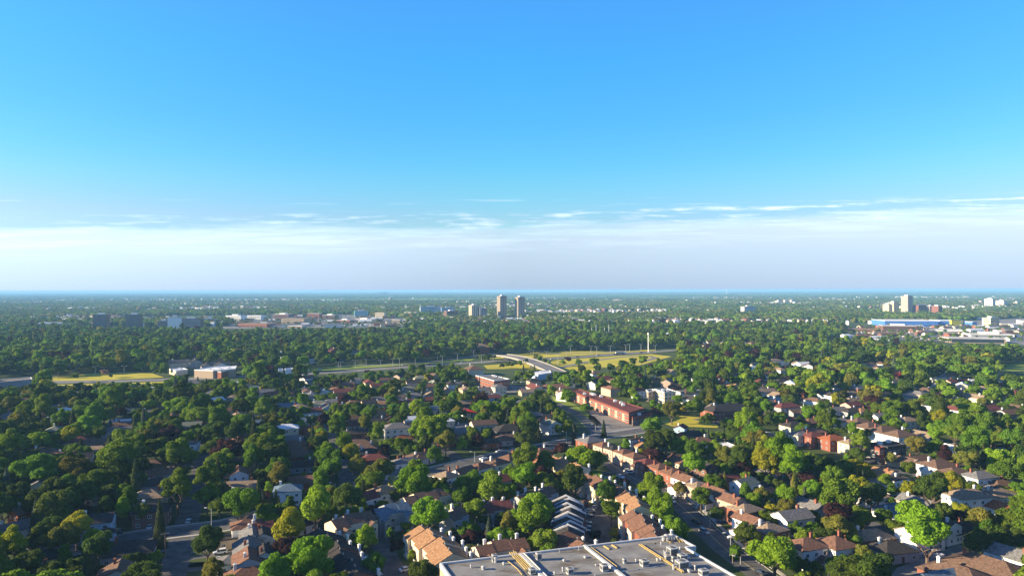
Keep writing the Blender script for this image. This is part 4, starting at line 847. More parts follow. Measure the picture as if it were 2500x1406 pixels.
# ------------------------------------------------------------------ poles and lamps
def pole_thing(u, v, hpx, kind, label=None, arm=-1):
    p = P(u, v, 0); s = FPX/p.y; h = hpx/s if hpx else 9.5
    if kind == 'lamp':
        t = thing('street_lamp', (p.x,p.y,0), 0, 'street lamp', label, 'street lamps', 'street lamp with curved arm')
        MB().tube((0,0,0),(0,0,h),.16,.10).build('pole', M_metal, t); MB().tube((0,0,h-.4),(arm*2.2,0,h+.3),.07).build('arm', M_metal, t)
        MB().box(arm*2.2-.45,arm*2.2+.45,-.18,.18,h+.2,h+.42).build('lamp_head', M_trim, t)
    elif kind == 'utility':
        t = thing('utility_pole', (p.x,p.y,0), R(20), 'utility pole', label, 'utility poles', 'utility pole with crossarm')
        MB().tube((0,0,0),(0,0,h),.19,.13).build('pole', M_wood, t); MB().box(-1.3,1.3,-.07,.07,h-.7,h-.52).build('crossarm', M_wood, t)
        ib = MB()
        for x in (-1.2,-.5,.5,1.2): ib.tube((x,0,h-.52),(x,0,h-.3),.06)
        ib.build('insulators', M_trim, t)
    elif kind == 'twin':
        t = thing('highway_lamp', (p.x,p.y,0), R(20), 'street lamp', label, 'highway lamps', 'twin-armed highway lamp')
        MB().tube((0,0,0),(0,0,h),.22,.13).build('pole', M_metal, t); MB().tube((-2.2,0,h+.3),(2.2,0,h+.3),.09).build('arm', M_metal, t)
        for x in (-2.2,2.2): MB().box(x-.5,x+.5,-.2,.2,h+.1,h+.45).build('lamp_head', M_trim, t)
    else:
        t = thing('mast', (p.x,p.y,0), 0, 'mast', label, None, 'tall white mast')
        b=MB(); b.tube((0,0,0),(0,0,h),.75,.6,8); b.build('pole', wht, t); MB().tube((0,0,h-3),(0,0,h),1.1,1.1,8).build('antenna_ring', wht, t)
    ROADS.append((p.x,p.y,1.0)); return t
for a in [(1383,1083,29),(1287,1098,22),(1159,1127,24),(818,1203,24),(516,1301,60),(1553,1171,34),(1651,1217,36),(1734,1286,38),(1784,1342,40),(1470,1127,24),(2343,1308,20),(1808,1384,26),(887,1185,12),(2247,1157,32),(1500,1012,12),(1454,1050,14)]: pole_thing(*a, 'lamp')
for a in [(403,1359,60),(156,1134,26),(167,1108,24),(191,1078,22),(389,1138,22),(666,1141,50),(867,1176,24),(977,1125,30),(938,1077,22),(1217,1077,26),(1609,1117,22),(2019,1389,50),(2165,1357,44),(1961,1279,38),(2321,1389,26),(1789,1374,24),(1597,992,28),(1252,951,22),(1886,1026,24),(1782,1012,22),(1770,1090,20),
          (1907,1058,26),(2125,1022,20),(2330,1120,40),(2440,990,16),(2297,982,26),(1200,1040,24),(1352,935,30),(142,925,16),(1141,930,22),(1130,922,18),(60,1010,16),(1366,1008,18),(2414,1110,24),(1240,1040,16),(1062,1120,20),(1955,1020,18),(2298,1100,26),(1856,1160,20),(905,1180,14),(1000,905,14)]: pole_thing(*a, 'utility')
for a in [(616,916,22),(658,913,20),(746,911,22),(754,909,20),(826,902,18),(832,902,18),(867,898,18),(894,893,16),(929,897,18),(959,893,16),(975,895,20),(1014,887,16),(1068,879,18),(1080,891,22),(1117,879,16),(1156,871,16),(1176,885,18),(1204,882,16),(1296,875,18),(1302,873,18),(1334,873,16),(1362,895,30),(1383,875,18),(1443,863,18),(1393,861,16),(1457,868,22),
          (1490,863,18),(1528,860,18),(1537,860,20),(1600,860,18),(1565,858,18),(233,915,20),(303,912,18),(347,906,18),(1345,905,24),(1674,852,18),(1704,850,16),(1764,848,18),(1776,850,20),(1800,846,16),(2112,824,14),(2152,820,16),(2190,820,16),(2262,815,14),(2080,826,10),(480,900,16),(460,898,18),(2388,808,12)]: pole_thing(*a, 'twin')
pole_thing(1583,860,48,'mast','tall white mast standing beside the highway right of centre'); pole_thing(686,895,38,'mast','slim tall white pole behind the trailers by the highway field')
def substation():
    t0 = P(1460,824,0); t = thing('substation', (t0.x,t0.y,0), R(20), 'substation', 'pale electric substation frames in a gap in the woods')
    for k in range(6):
        x = -22+k*9; MB().tube((x,0,0),(x,0,14+(k%3)*5),.5).build('pylon', M_metal, t)
    MB().box(-24,26,-.4,.4,10,11).build('gantry', M_metal, t); MB().box(-26,24,-8,-3,0,4).build('control_building', wmat('cream'), t)
    LOTS.append([(t0.x-28,t0.y-25),(t0.x+28,t0.y-25),(t0.x+28,t0.y+15),(t0.x-28,t0.y+15)])
substation()

# ------------------------------------------------------------------ more houses of the same streets, glimpsed between the crowns
def in_any_lot(x, y):
    for q in LOTS:
        ins = False; n = len(q)
        for i in range(n):
            a, b = q[i], q[(i+1)%n]
            if (a[1] > y) != (b[1] > y) and x < (b[0]-a[0])*(y-a[1])/(b[1]-a[1])+a[0]: ins = not ins
        if ins: return True
    return False
def more_houses():
    g_ = random.Random(21)
    for (u0, u1, v0, v1, n) in ((450,1250,925,1060,46),(0,700,940,1100,16),(1600,2500,905,1010,28),(0,400,1110,1390,8),(1860,2460,1130,1330,8),(1250,1600,900,1000,8)):
        k = 0; tries = 0
        while k < n and tries < 900:
            tries += 1; p = P(g_.uniform(u0, u1), g_.uniform(v0, v1), 5); st = 1 if g_.random() < .62 else 2; w = g_.uniform(10, 14)
            if any((q[0]-p.x)**2+(q[1]-p.y)**2 < (q[2]+w*.5+1.5)**2 for q in FP) or any((q[0]-p.x)**2+(q[1]-p.y)**2 < (q[2]+w*.42)**2 for q in ROADS) or in_any_lot(p.x, p.y): continue
            house(p.x, p.y, w, g_.uniform(8, 10), st, g_.choice('gh'), g_.choice((20,24,113)), g_.choice(('brown','grey','tan','redbrown','dark','maroon','greengrey','brown','grey')), g_.choice(('white','white','cream','brick','grey','tan','pink'))); k += 1
more_houses()

# ------------------------------------------------------------------ driveways from the near houses to their streets
DRIVE = []
def driveways():
    rp = [q for q in ROADS if q[2] >= 3.4]; b = MB(); g_ = random.Random(3)
    for (x, y, r) in [f for f in FP if f[1] < 470 and f[2] > 4.4 and f[1] > 190]:
        n = min(rp, key=lambda q: (q[0]-x)**2+(q[1]-y)**2); dx, dy = n[0]-x, n[1]-y; L_ = math.hypot(dx, dy)
        if L_ > 34 or L_ < r+3 or g_.random() < .12: continue
        dx, dy = dx/L_, dy/L_; px_, py_ = -dy, dx; o = r*.45*g_.choice((-1, 1)); a0, a1 = r*.7, L_-n[2]*.8
        if a1-a0 < 3: continue
        P0 = (x+dx*a0+px_*o, y+dy*a0+py_*o); P1 = (x+dx*a1+px_*o, y+dy*a1+py_*o); w = 1.7
        b.face([(P0[0]-px_*w,P0[1]-py_*w,.016),(P1[0]-px_*w,P1[1]-py_*w,.016),(P1[0]+px_*w,P1[1]+py_*w,.016),(P0[0]+px_*w,P0[1]+py_*w,.016)][::-1])
        if g_.random() < .42: DRIVE.append(((P0[0]+P1[0])/2, (P0[1]+P1[1])/2, math.degrees(math.atan2(dy, dx))))
    struct('driveway', b, mat('driveway_asphalt', (.13,.125,.12), .95, .3, .3))
driveways()

# ------------------------------------------------------------------ cars
CARC = dict(white=(.75,.75,.75), silver=(.42,.43,.45), dark=(.03,.032,.04), blue=(.06,.12,.25), red=(.35,.03,.03), grey=(.18,.18,.19))
def car_proto(suv):
    hb = .35 if not suv else .4; top = 1.42 if not suv else 1.7
    b = MB(); prof = [(-2.2,.35),(2.2,.35),(2.25,.75),(2.1,.95),(1.1,1.02),(-1.6 if suv else -1.5,1.02),(-2.15,.98),(-2.25,.7)]
    for i in range(len(prof)):
        p, q = prof[i], prof[(i+1)%len(prof)]; b.face([(p[0],-.88,p[1]),(q[0],-.88,q[1]),(q[0],.88,q[1]),(p[0],.88,p[1])][::-1])
    b.face([(p[0],-.88,p[1]) for p in prof]); b.face([(p[0],.88,p[1]) for p in prof][::-1])
    body = b.mesh('body', bpy.data.materials.get('carpaint_white') or MATS['carpaint_white'])
    c = MB(); x0, x1, x2, x3 = (-2.0,-1.7,.35,1.05) if suv else (-1.75,-1.1,.25,1.05)
    lo = [(x0,-.82,1.015),(x3,-.82,1.015),(x3,.82,1.015),(x0,.82,1.015)]; hi = [(x1,-.68,top-.06),(x2,-.68,top-.06),(x2,.68,top-.06),(x1,.68,top-.06)]
    for k in range(4): c.face([lo[k],lo[(k+1)%4],hi[(k+1)%4],hi[k]])
    cab = c.mesh('windows', M_glass)
    r = MB().box(x1-.03,x2+.03,-.7,.7,top-.06,top).mesh('car_roof', MATS['carpaint_white'])
    wh = MB().tube((0,-.12,0),(0,.12,0),.33,n=10).mesh('wheel', mat('tyre', (.02,.02,.02), .9))
    hl = MB().box(-.05,.05,-.18,.18,-.07,.07).mesh('headlight', M_trim)
    return body, cab, r, wh, hl
for k, c in CARC.items(): mat('carpaint_'+k, c, .25, .03, 1, .6)
CP = {s: car_proto(s) for s in (False, True)}
def car(u, v, col, rot, suv=False, label=None, z=0.03):
    p = P(u, v, z); body, cab, r, wh, hl = CP[suv]
    t = thing('parked_car', (p.x,p.y,z+.02), R(rot), 'car', label, 'cars on the streets and drives', f"{col} {'suv' if suv else 'car'}")
    for me, n in ((body,'body'),(r,'car_roof')):
        o = link(n, me, t); o.material_slots[0].link = 'OBJECT'; o.material_slots[0].material = MATS['carpaint_'+col]
    link('windows', cab, t)
    for x in (-1.4,1.4):
        for y in (-.82,.82): link('wheel', wh, t, (x,y,.33))
    for y in (-.6,.6): link('headlight', hl, t, (2.22,y,.7))
    ROADS.append((p.x,p.y,2.4)); return t
for a in [(368,1288,'white',100,True),(272,1300,'dark',110,False),(293,1300,'dark',110,True),(545,1190,'white',20,False),(697,1226,'white',110,False),(992,1393,'white',30,False),(897,1370,'silver',20,False),(987,1272,'dark',20,False),(871,1302,'white',110,False),(969,1162,'white',110,False),
          (1220,1104,'silver',45,False),(1515,1166,'white',-60,False,'white car driving on the curving road beside the townhouses'),(1534,1152,'white',20,True),(1540,1155,'white',20,True),(1701,1276,'dark',-68,False),(1720,1301,'silver',-66,True),(1638,1226,'white',-60,True),(1640,1215,'white',-60,False),(1435,1262,'blue',10,False),(1440,1250,'silver',10,False),
          (1430,1290,'blue',10,False),(1428,1300,'dark',10,False),(1432,1280,'grey',10,False),(1789,1302,'silver',20,True),(1736,1133,'white',20,False),(2283,1164,'blue',20,True),(1908,1058,'silver',20,False),(2044,1095,'silver',20,False),(942,997,'white',20,False),(403,1077,'white',20,False),(220,1099,'blue',20,False),
          (380,1352,'blue',20,False),(490,1096,'dark',110,False),(2102,1018,'red',20,False),(1256,935,'silver',20,False),(1266,936,'dark',20,False),(1276,935,'white',20,False),(1248,934,'dark',20,False),(1010,1128,'dark',40,False),(735,1228,'grey',48,False),(1180,1122,'white',45,False),(2240,1152,'white',-65,False),
          (1560,1030,'white',20,False),(1660,994,'white',20,False),(2146,1133,'dark',-65,False),(1330,1090,'dark',38,False),(460,1275,'silver',108,False),(1860,1403,'dark',-60,False)]:
    car(*a)
for a in [(1348,877.6,'white',20,False),(1410,871.6,'dark',20,False),(1502,866,'dark',20,True),(1566,861.5,'dark',20,False),(1130,885,'silver',20,False),(985,893,'white',20,False),(1050,889,'red',20,False),(1460,868,'silver',20,False),(1380,874.8,'dark',22,True),(1240,880,'white',20,False),(780,904,'white',20,False)]: car(*a, z=.08)
def more_cars():
    g_ = random.Random(12)
    for (x, y, a) in DRIVE:
        u, v, d = PX((x, y, 0))
        if any((q[0]-x)**2+(q[1]-y)**2 < 9 and q[2] == 2.4 for q in ROADS): continue
        car(u, v, g_.choice(('white','silver','dark','grey','blue','white','red')), a+g_.choice((0,180)), g_.random() < .4)
more_cars()
def truck():
    p = P(1513,865,0); t = thing('tank_truck', (p.x,p.y,.08), R(25), 'truck', 'long silver tank truck driving on the highway')
    MB().tube((-7,0,2.2),(6,0,2.2),1.35,n=12).build('tank', M_metal, t); MB().box(6.8,9.4,-1.2,1.2,.6,3.2).build('cab', wht, t); MB().box(-7,9.4,-.9,.9,.55,.85).build('chassis', M_asphalt, t)
    for x in (-6,-4.8,4.6,7.8): 
        for y in (-1,1): MB().tube((x,y-.2,.5),(x,y+.2,.5),.5,n=10).build('wheel', MATS['tyre'], t)
truck()

# ------------------------------------------------------------------ trees
rng = np.random.default_rng(11)
def ico(sub=1):
    t = (1+5**.5)/2; v = [(-1,t,0),(1,t,0),(-1,-t,0),(1,-t,0),(0,-1,t),(0,1,t),(0,-1,-t),(0,1,-t),(t,0,-1),(t,0,1),(-t,0,-1),(-t,0,1)]
    f = [(0,11,5),(0,5,1),(0,1,7),(0,7,10),(0,10,11),(1,5,9),(5,11,4),(11,10,2),(10,7,6),(7,1,8),(3,9,4),(3,4,2),(3,2,6),(3,6,8),(3,8,9),(4,9,5),(2,4,11),(6,2,10),(8,6,7),(9,8,1)]
    v = [np.array(a)/np.linalg.norm(a) for a in v]
    for _ in range(sub):
        c = {}; nf = []
        def mid(a, b):
            k = (min(a,b), max(a,b))
            if k not in c: m = v[a]+v[b]; v.append(m/np.linalg.norm(m)); c[k] = len(v)-1
            return c[k]
        for a, b, d in f: x, y, z = mid(a,b), mid(b,d), mid(d,a); nf += [(a,x,z),(b,y,x),(d,z,y),(x,y,z)]
        f = nf
    return np.array(v), f
ICO0 = ico(0); ICO1 = ico(1)
def mesh_np(name, verts, faces, mats):
    me = bpy.data.meshes.new(name); me.from_pydata(verts.tolist() if hasattr(verts, 'tolist') else verts, [], faces)
    for m in (mats if isinstance(mats, list) else [mats]): me.materials.append(m)
    me.update(); return me
def crown(name, seed, kind, nl, nq, leaf, sub=ICO0):
    """crown of unit radius 1 and centre (0,0,0): lobes plus many leaf clump faces. kinds: round, oval, wide, tall, cone"""
    g = np.random.default_rng(seed); lobes = []
    sx, sz = dict(round=(1,.92), oval=(.8,1.15), wide=(1.1,.72), tall=(.62,1.45), vase=(1,1.0))[kind]
    for i in range(nl):
        d = g.normal(size=3); d /= np.linalg.norm(d)
        if d[2] < -.45: d[2] *= -.6
        r = g.uniform(.35,.88) if i > 2 else .15
        rad = g.uniform(.17,.38)*(1.25 if r < .5 else 1)
        c = d*r*np.array((sx, sx, sz)); 
        if kind == 'vase': c[:2] *= .75+.35*max(0, c[2]+.3)
        lobes.append((c, rad, rad*g.uniform(.75,1.0)))
    V = []; F = []; k = 0
    for c, r, rz in lobes:
        v, f = sub; vv = v*np.array((r, r, rz))*.86*(1+g.normal(size=(len(v),1))*.10)+c
        V.append(vv); F += [(a+k,b+k,d+k) for a,b,d in f]; k += len(vv)
    w = np.array([l[1]**2 for l in lobes]); w /= w.sum(); idx = g.choice(len(lobes), nq*3, p=w)
    pts = []; nr = []
    d = g.normal(size=(nq*3,3)); d /= np.linalg.norm(d, axis=1)[:,None]
    d[:,2] = np.where(d[:,2] < -.35, -d[:,2], d[:,2])
    C3 = np.array([l[0] for l in lobes]); R1 = np.array([l[1] for l in lobes]); R2 = np.array([l[2] for l in lobes])
    P_ = C3[idx]+d*np.stack([R1[idx],R1[idx],R2[idx]],1)*g.uniform(.82,1.12,size=(nq*3,1))
    ins = np.zeros(len(P_), bool)
    for c, r, rz in lobes: ins |= (((P_-c)/np.array((r,r,rz)))**2).sum(1) < .62
    sel = np.where(~ins)[0][:nq]
    P_ = P_[sel]; d = d[sel]; n = d+g.normal(size=d.shape)*.55; n /= np.linalg.norm(n, axis=1)[:,None]
    a = np.cross(n, g.normal(size=n.shape)); a /= np.linalg.norm(a, axis=1)[:,None]; b = np.cross(n, a)
    s = leaf*g.uniform(.6,1.35,size=(len(P_),1)); s2 = s*g.uniform(.55,.9,size=s.shape)
    Q = np.stack([P_-a*s, P_-b*s2+a*s*.2, P_+a*s, P_+b*s2-a*s*.1],1).reshape(-1,3)
    V.append(Q); F += [(k+4*i,k+4*i+1,k+4*i+2,k+4*i+3) for i in range(len(P_))]
    return np.concatenate(V), F
def cone_crown(seed, nq, leaf, slim=.34):
    g = np.random.default_rng(seed); V = []; F = []; k = 0; tiers = 11
    for t in range(tiers):                                # unit: z from -1 to 1
        z = -1+1.9*t/tiers; r = slim*(1-t/tiers)**.85+.03; n = 9; ph = g.uniform(0,6)
        ring = [(r*(1 if j%2 else .68)*math.cos(ph+j*math.pi/n)*g.uniform(.85,1.1), r*(1 if j%2 else .68)*math.sin(ph+j*math.pi/n)*g.uniform(.85,1.1), z-.03*(j%2)) for j in range(2*n)]
        V += ring+[(0,0,z+.34)]; F += [(k+j,k+(j+1)%(2*n),k+2*n) for j in range(2*n)]; k += 2*n+1
    V = np.array(V); t = g.uniform(0,1,nq)**1.3; z = -1+1.95*t; r = slim*(1-t)**.85*g.uniform(.75,1.12,nq)+.02; ph = g.uniform(0,2*math.pi,nq)
    P_ = np.stack([r*np.cos(ph), r*np.sin(ph), z],1); n = np.stack([np.cos(ph),np.sin(ph),np.full(nq,.5)],1)+g.normal(size=(nq,3))*.45; n /= np.linalg.norm(n,axis=1)[:,None]
    a = np.cross(n, g.normal(size=n.shape)); a /= np.linalg.norm(a,axis=1)[:,None]; b = np.cross(n,a); s = leaf*g.uniform(.6,1.3,size=(nq,1))
    Q = np.stack([P_-a*s,P_-b*s*.7,P_+a*s,P_+b*s*.7],1).reshape(-1,3)
    return np.concatenate([V,Q]), F+[(k+4*i,k+4*i+1,k+4*i+2,k+4*i+3) for i in range(nq)]
SH = {}
for i, (kd, s) in enumerate([('round',1),('round',2),('oval',3),('wide',4),('vase',5),('tall',6),('wide',8),('oval',9),('vase',12),('round',13)]): SH.setdefault(kd, []).append(crown('c', s, kd, 30, 3600, .054))
CONE = [cone_crown(31, 1500, .05, .34), cone_crown(32, 1500, .05, .26), cone_crown(33, 1300, .045, .18)]
CM = {}
def crown_mesh(shape, idx, col):
    k = (shape, idx, col)
    if k not in CM:
        v, f = CONE[idx] if shape == 'cone' else SH[shape][idx]
        CM[k] = mesh_np('crown', v, f, fmat(col))
    return CM[k]
def trunk_mesh(shape, hz):
    def fn():
        b = MB()
        if shape == 'cone': b.tube((0,0,0),(0,0,1.0),.04,.012); return b.mesh('trunk', M_bark)
        b.tube((0,0,-.02),(0,0,.45),.055,.04,7)
        for k in range(5):
            a = k*1.256+.4; b.tube((0,0,.36+.02*k),(.34*math.cos(a),.34*math.sin(a),.80),.028,.010,5); b.tube((.17*math.cos(a),.17*math.sin(a),.58),(.42*math.cos(a+.6),.42*math.sin(a+.6),.78),.014,.006,4)
        return b.mesh('trunk', M_bark)
    return shared(('trunk', shape), fn)
TREES = []      # x, y, radius, shape, idx, colour, hand?
def add_px(u, v, dia, col, shape=None, idx=None):
    W_ = dia*H/((v-707.5)+.7*dia); zc = .72*W_; p = P(u, v, zc)
    shape = shape or {'tall':'tall'}.get(shape) or rnd.choice(('round','round','oval','wide','vase'))
    TREES.append([p.x, p.y, W_/2*1.14, shape, idx if idx is not None else rnd.randrange(len(SH[shape])), col, True])
def cone_px(u, v, hpx, col, slim=0):
    """conifer: u, v is the crown centre, hpx its height in pixels"""
    s0 = (v+hpx*.5-707.5)/H; hh = hpx/s0; p = P(u, v, hh*.5)
    TREES.append([p.x, p.y, hh/2, 'cone', slim, col, True])
HT = """30 1341 78 y;10 1390 80 g;63 1379 72 d;152 1316 78 o;187 1290 72 y;235 1341 74 d;349 1252 48 d;132 1202 98 d;132 1240 88 d;192 1150 76 o;94 1136 96 g;286 1126 100 g;240 1176 72 g;304 1156 75 d;440 1113 72 g;435 1202 78 g v;506 1171 62 g v;
519 1095 50 g;506 1212 60 g;537 1143 58 g;590 1235 92 g;506 1328 72 d;522 1384 38 o;304 1227 45 d;380 1093 50 d;367 1063 48 g;304 1078 60 g;84 1068 42 y;172 1065 46 y;15 1118 60 d;8 1247 62 d;50 1212 60 d;575 1066 55 d;640 1088 64 g;
120 1290 60 d;95 1320 60 d;262 1240 50 d;215 1215 60 d;170 1235 60 d;60 1165 60 d;270 1200 60 d;330 1180 50 d;180 1385 70 d;125 1395 60 d;330 1370 50 d;20 1060 60 d;10 1180 50 d;
686 1100 40 g t;678 1164 60 o;633 1164 30 d;782 1187 45 g t;807 1108 64 g;807 1141 54 g;840 1090 45 b;855 1118 50 y;873 1144 46 o;929 1144 64 o;987 1088 46 g;1015 1144 46 b;1060 1118 42 g v;1126 1090 32 b v;1167 1085 36 p;1088 1078 52 o;1048 1065 46 b;
1010 1179 86 b;959 1171 28 w;769 1242 92 b;848 1217 74 d;703 1295 90 y;703 1336 70 p;671 1374 52 o;757 1366 112 b;893 1323 58 l v;906 1266 44 p v;952 1305 24 b v;969 1333 34 p;1005 1366 26 b t;1025 1389 44 o;911 1397 60 g;1048 1257 84 b;1152 1176 74 g;
1197 1197 80 g;1164 1242 58 g;1126 1217 52 g;1141 1288 50 g;1152 1311 56 p;1114 1318 36 p;1177 1351 28 p;1220 1288 28 p;1243 1159 36 b;772 1080 34 p;785 1066 30 y;817 1053 44 g t;967 1210 34 g;700 1190 30 g;905 1200 40 d;1085 1215 44 g;1100 1270 40 g;1185 1265 40 d;1230 1265 40 d;
1283 1131 64 g;1333 1133 54 g;1321 1169 58 g;1265 1171 48 g;1371 1158 36 o;1369 1093 38 p;1425 1111 78 b w;1447 1126 58 g;1402 1187 68 d;1311 1227 80 b;1300 1273 88 b;1326 1323 74 g;1480 1212 54 g;1493 1247 50 g;1589 1194 66 b;1602 1227 64 b;1617 1256 62 b;1650 1293 56 b;1634 1276 48 b;
1498 1303 24 y;1452 1308 30 p;1526 1179 22 p;1283 1065 46 d;1602 1080 60 d;1668 1083 50 b;1700 1100 54 g;1693 1144 54 b;1746 1106 44 b;1771 1116 46 o;1807 1106 54 o;1868 1108 60 y;1711 1212 48 g;1660 1192 34 o;1751 1257 38 d;1822 1306 56 d;1892 1342 104 b w;1794 1333 18 d;1858 1164 28 g;1627 1065 36 d;1858 1210 44 o;
1906 1118 84 b v;1933 1148 66 b t;1900 1140 56 g;1976 1167 48 p;1974 1196 42 b;2050 1208 90 g;1985 1195 46 b;2098 1181 44 y;2090 1133 44 y;2113 1156 42 y;2103 1085 48 g;2047 1263 70 p;1921 1242 50 o;1979 1262 42 g;1946 1382 50 g;2085 1323 36 g;2110 1354 48 o;2050 1395 66 d;2140 1385 72 d;2100 1400 50 d;2275 1207 74 d;2235 1265 84 b;
2264 1318 104 b v;2217 1189 50 y;2159 1265 46 g;2346 1247 38 y;2397 1270 62 o;2465 1265 74 g;2387 1331 66 d;2430 1320 60 d;2326 1177 54 y;2361 1126 52 o;2237 1090 52 o;2376 1088 50 o;2452 1151 62 g;2440 1123 58 b;2478 1075 58 g;2217 1144 36 g;2174 1121 28 o;2186 1290 42 g;2130 1210 60 d;2090 1215 50 g;2160 1180 34 g;2400 1060 50 g;2330 1060 46 g;2490 1240 50 g;
180 1052 40 g;248 1010 40 g;480 1010 60 g;420 1040 50 g;370 1046 34 y;355 1020 34 g;340 1022 32 g;150 1030 44 g;100 985 44 g;60 1010 42 g;475 998 34 g t;430 930 30 b;450 965 36 o;1020 998 46 b;1175 990 50 b;1200 1000 46 g;1250 1005 32 o;1280 1000 34 b;1330 985 36 d;1290 1040 46 b;1345 960 30 b;1385 970 34 b;1430 993 28 b;1110 1015 36 g;1040 1030 60 g;1060 1045 70 b;1030 1050 60 b;1075 1060 44 o;1290 1055 46 d;
1640 1003 46 o;1700 1000 44 g;1730 1020 34 d;1545 985 32 b;1655 975 24 b;1820 1040 60 b;1840 1075 60 g;1870 1130 70 y;1850 1080 60 o;1590 1040 50 g;1720 920 50 g;1790 975 46 g;1850 985 36 g;1870 1000 34 g;1750 975 36 g;2290 1030 40 y;2350 1045 60 g;2230 1000 50 g;2180 1000 50 g;2390 1030 44 o;2420 1060 50 o;1960 1050 34 g;1510 945 40 g;1380 935 36 b;1430 925 40 g;1470 940 30 g;1540 905 40 b;
830 1045 34 b t;660 1030 46 o;590 1035 52 g;645 1000 50 g;820 1000 34 g;870 1005 34 g;740 1002 36 g;705 1040 24 b;735 1040 26 b;850 1000 34 g;890 1035 36 o;960 960 36 o;790 1030 32 p;840 975 32 p;400 900 20 g;2000 930 50 y w;255 908 20 a;2085 915 40 g;2330 900 30 g;2370 890 36 o;2440 900 28 g;
1387 876 16 p;1374 884 14 g;1450 882 26 g;1412 886 16 g;1350 858 12 d;1295 852 18 b;1285 886 16 d;1270 889 14 g;1255 888 16 d;1240 889 16 g;1225 891 12 d;1318 877 16 g;1330 882 14 d;1308 872 14 o;1342 888 12 g;1190 872 18 d;1175 874 14 g;1205 870 14 d;1030 900 20 d;1060 905 22 g;1090 903 22 d;1120 900 16 g;1005 903 22 g;980 906 18 d;
1460 900 22 d;1490 898 22 d;1520 892 26 d;1545 885 20 d;1570 882 24 g;1420 905 26 d;1400 915 28 g;1380 920 26 d;1360 925 26 g;385 905 18 d;374 900 16 g;270 918 10 d;185 920 18 g;640 906 14 d;660 912 14 g;720 912 18 d;770 914 18 g"""
CK = dict(g='green', d='dark', o='olive', y='yellow', l='lime', p='purple', b='bright', w='blossom', a='bare')
for e in HT.replace('\n', '').split(';'):
    q = e.split(); add_px(float(q[0]), float(q[1]), float(q[2]), CK[q[3]], {'t':'tall','v':'oval','w':'wide'}.get(q[4]) if len(q) > 4 else None)
for a in [(89,1262,100,'spruce',0),(390,1278,118,'conifer',1),(197,1093,50,'conifer',0),(56,1083,44,'spruce',0),(1020,1105,46,'conifer',0),(673,1222,58,'conifer',0),(678,1262,60,'conifer',0),(1402,1064,42,'spruce',0),(1263,1068,40,'conifer',0),(1769,1172,44,'olive',0),(1599,1146,44,'conifer',1),(1637,1163,30,'conifer',2),
          (1938,1186,66,'olive',0),(1474,1046,44,'conifer',0),(1240,1018,46,'spruce',0),(1265,1056,40,'conifer',1),(1400,1050,44,'spruce',1),(1064,1012,22,'spruce',0),(2460,1060,60,'olive',0),(2418,966,34,'olive',0),(2440,1040,60,'conifer',0),(2376,945,30,'spruce',0),(1305,905,28,'conifer',0),(1278,902,26,'conifer',0),(830,950,44,'conifer',0),(870,955,30,'spruce',0),
          (1858,1070,40,'conifer',0),(640,1320,50,'conifer',0),(1095,1290,36,'conifer',1),(1120,1255,34,'conifer',1),(2454,1170,40,'conifer',0),(2390,1150,30,'olive',0),(548,880,26,'spruce',0),(160,985,34,'spruce',0),(280,1025,26,'conifer',0),(644,1045,30,'conifer',0),(1115,1035,26,'conifer',1),(1680,1060,30,'conifer',1),(250,1310,34,'conifer',1),(2020,1235,40,'olive',1)]:
    cone_px(*a)

# rough acceptance tests
cell = 12.0; RG = {}
for (x, y, r) in ROADS+FP: RG.setdefault((int(x//cell), int(y//cell)), []).append((x, y, r))
def blocked(x, y, r):
    cx, cy = int(x//cell), int(y//cell)
    for i in (-2,-1,0,1,2):
        for j in (-2,-1,0,1,2):
            for (a, b, q) in RG.get((cx+i, cy+j), ()):
                if (a-x)**2+(b-y)**2 < (q+r)**2: return True
    return False
LB = [(min(p[0] for p in q), max(p[0] for p in q), min(p[1] for p in q), max(p[1] for p in q), q) for q in LOTS]
def in_lot(x, y, pad=0):
    for x0, x1, y0, y1, q in LB:
        if x0-pad < x < x1+pad and y0-pad < y < y1+pad:
            ins = False; n = len(q)
            for i in range(n):
                a, b = q[i], q[(i+1)%n]
                if (a[1] > y) != (b[1] > y) and x < (b[0]-a[0])*(y-a[1])/(b[1]-a[1])+a[0]: ins = not ins
            if ins: return True
    return False
HB = {}
for (u, v, d, s) in HOUSES_PX: HB.setdefault((int(u//60), int(v//60)), []).append((u, v, d, s))
def hides_house(x, y, R_):
    """would a crown here cover a roof that stands farther away?"""
    u, v, d = PX((x, y, R_*1.45))
    if not (-80 < u < 2580): return False
    rp = R_*FPX/d
    for i in (-1,0,1):
        for j in (-1,0,1):
            for (a, b, dd, s) in HB.get((int(u//60)+i, int(v//60)+j), ()):
                if dd > d-2 and abs(a-u) < (rp*.9+s*.30*FPX/dd)*(1 if dd < 290 else .8 if dd < 420 else .66)*(.62 if a < 700 else 1) and abs(b-v) < (rp*1.0+s*.16*FPX/dd)*(1 if dd < 290 else .85 if dd < 420 else .7)*(.7 if a < 700 else 1): return True
    return False
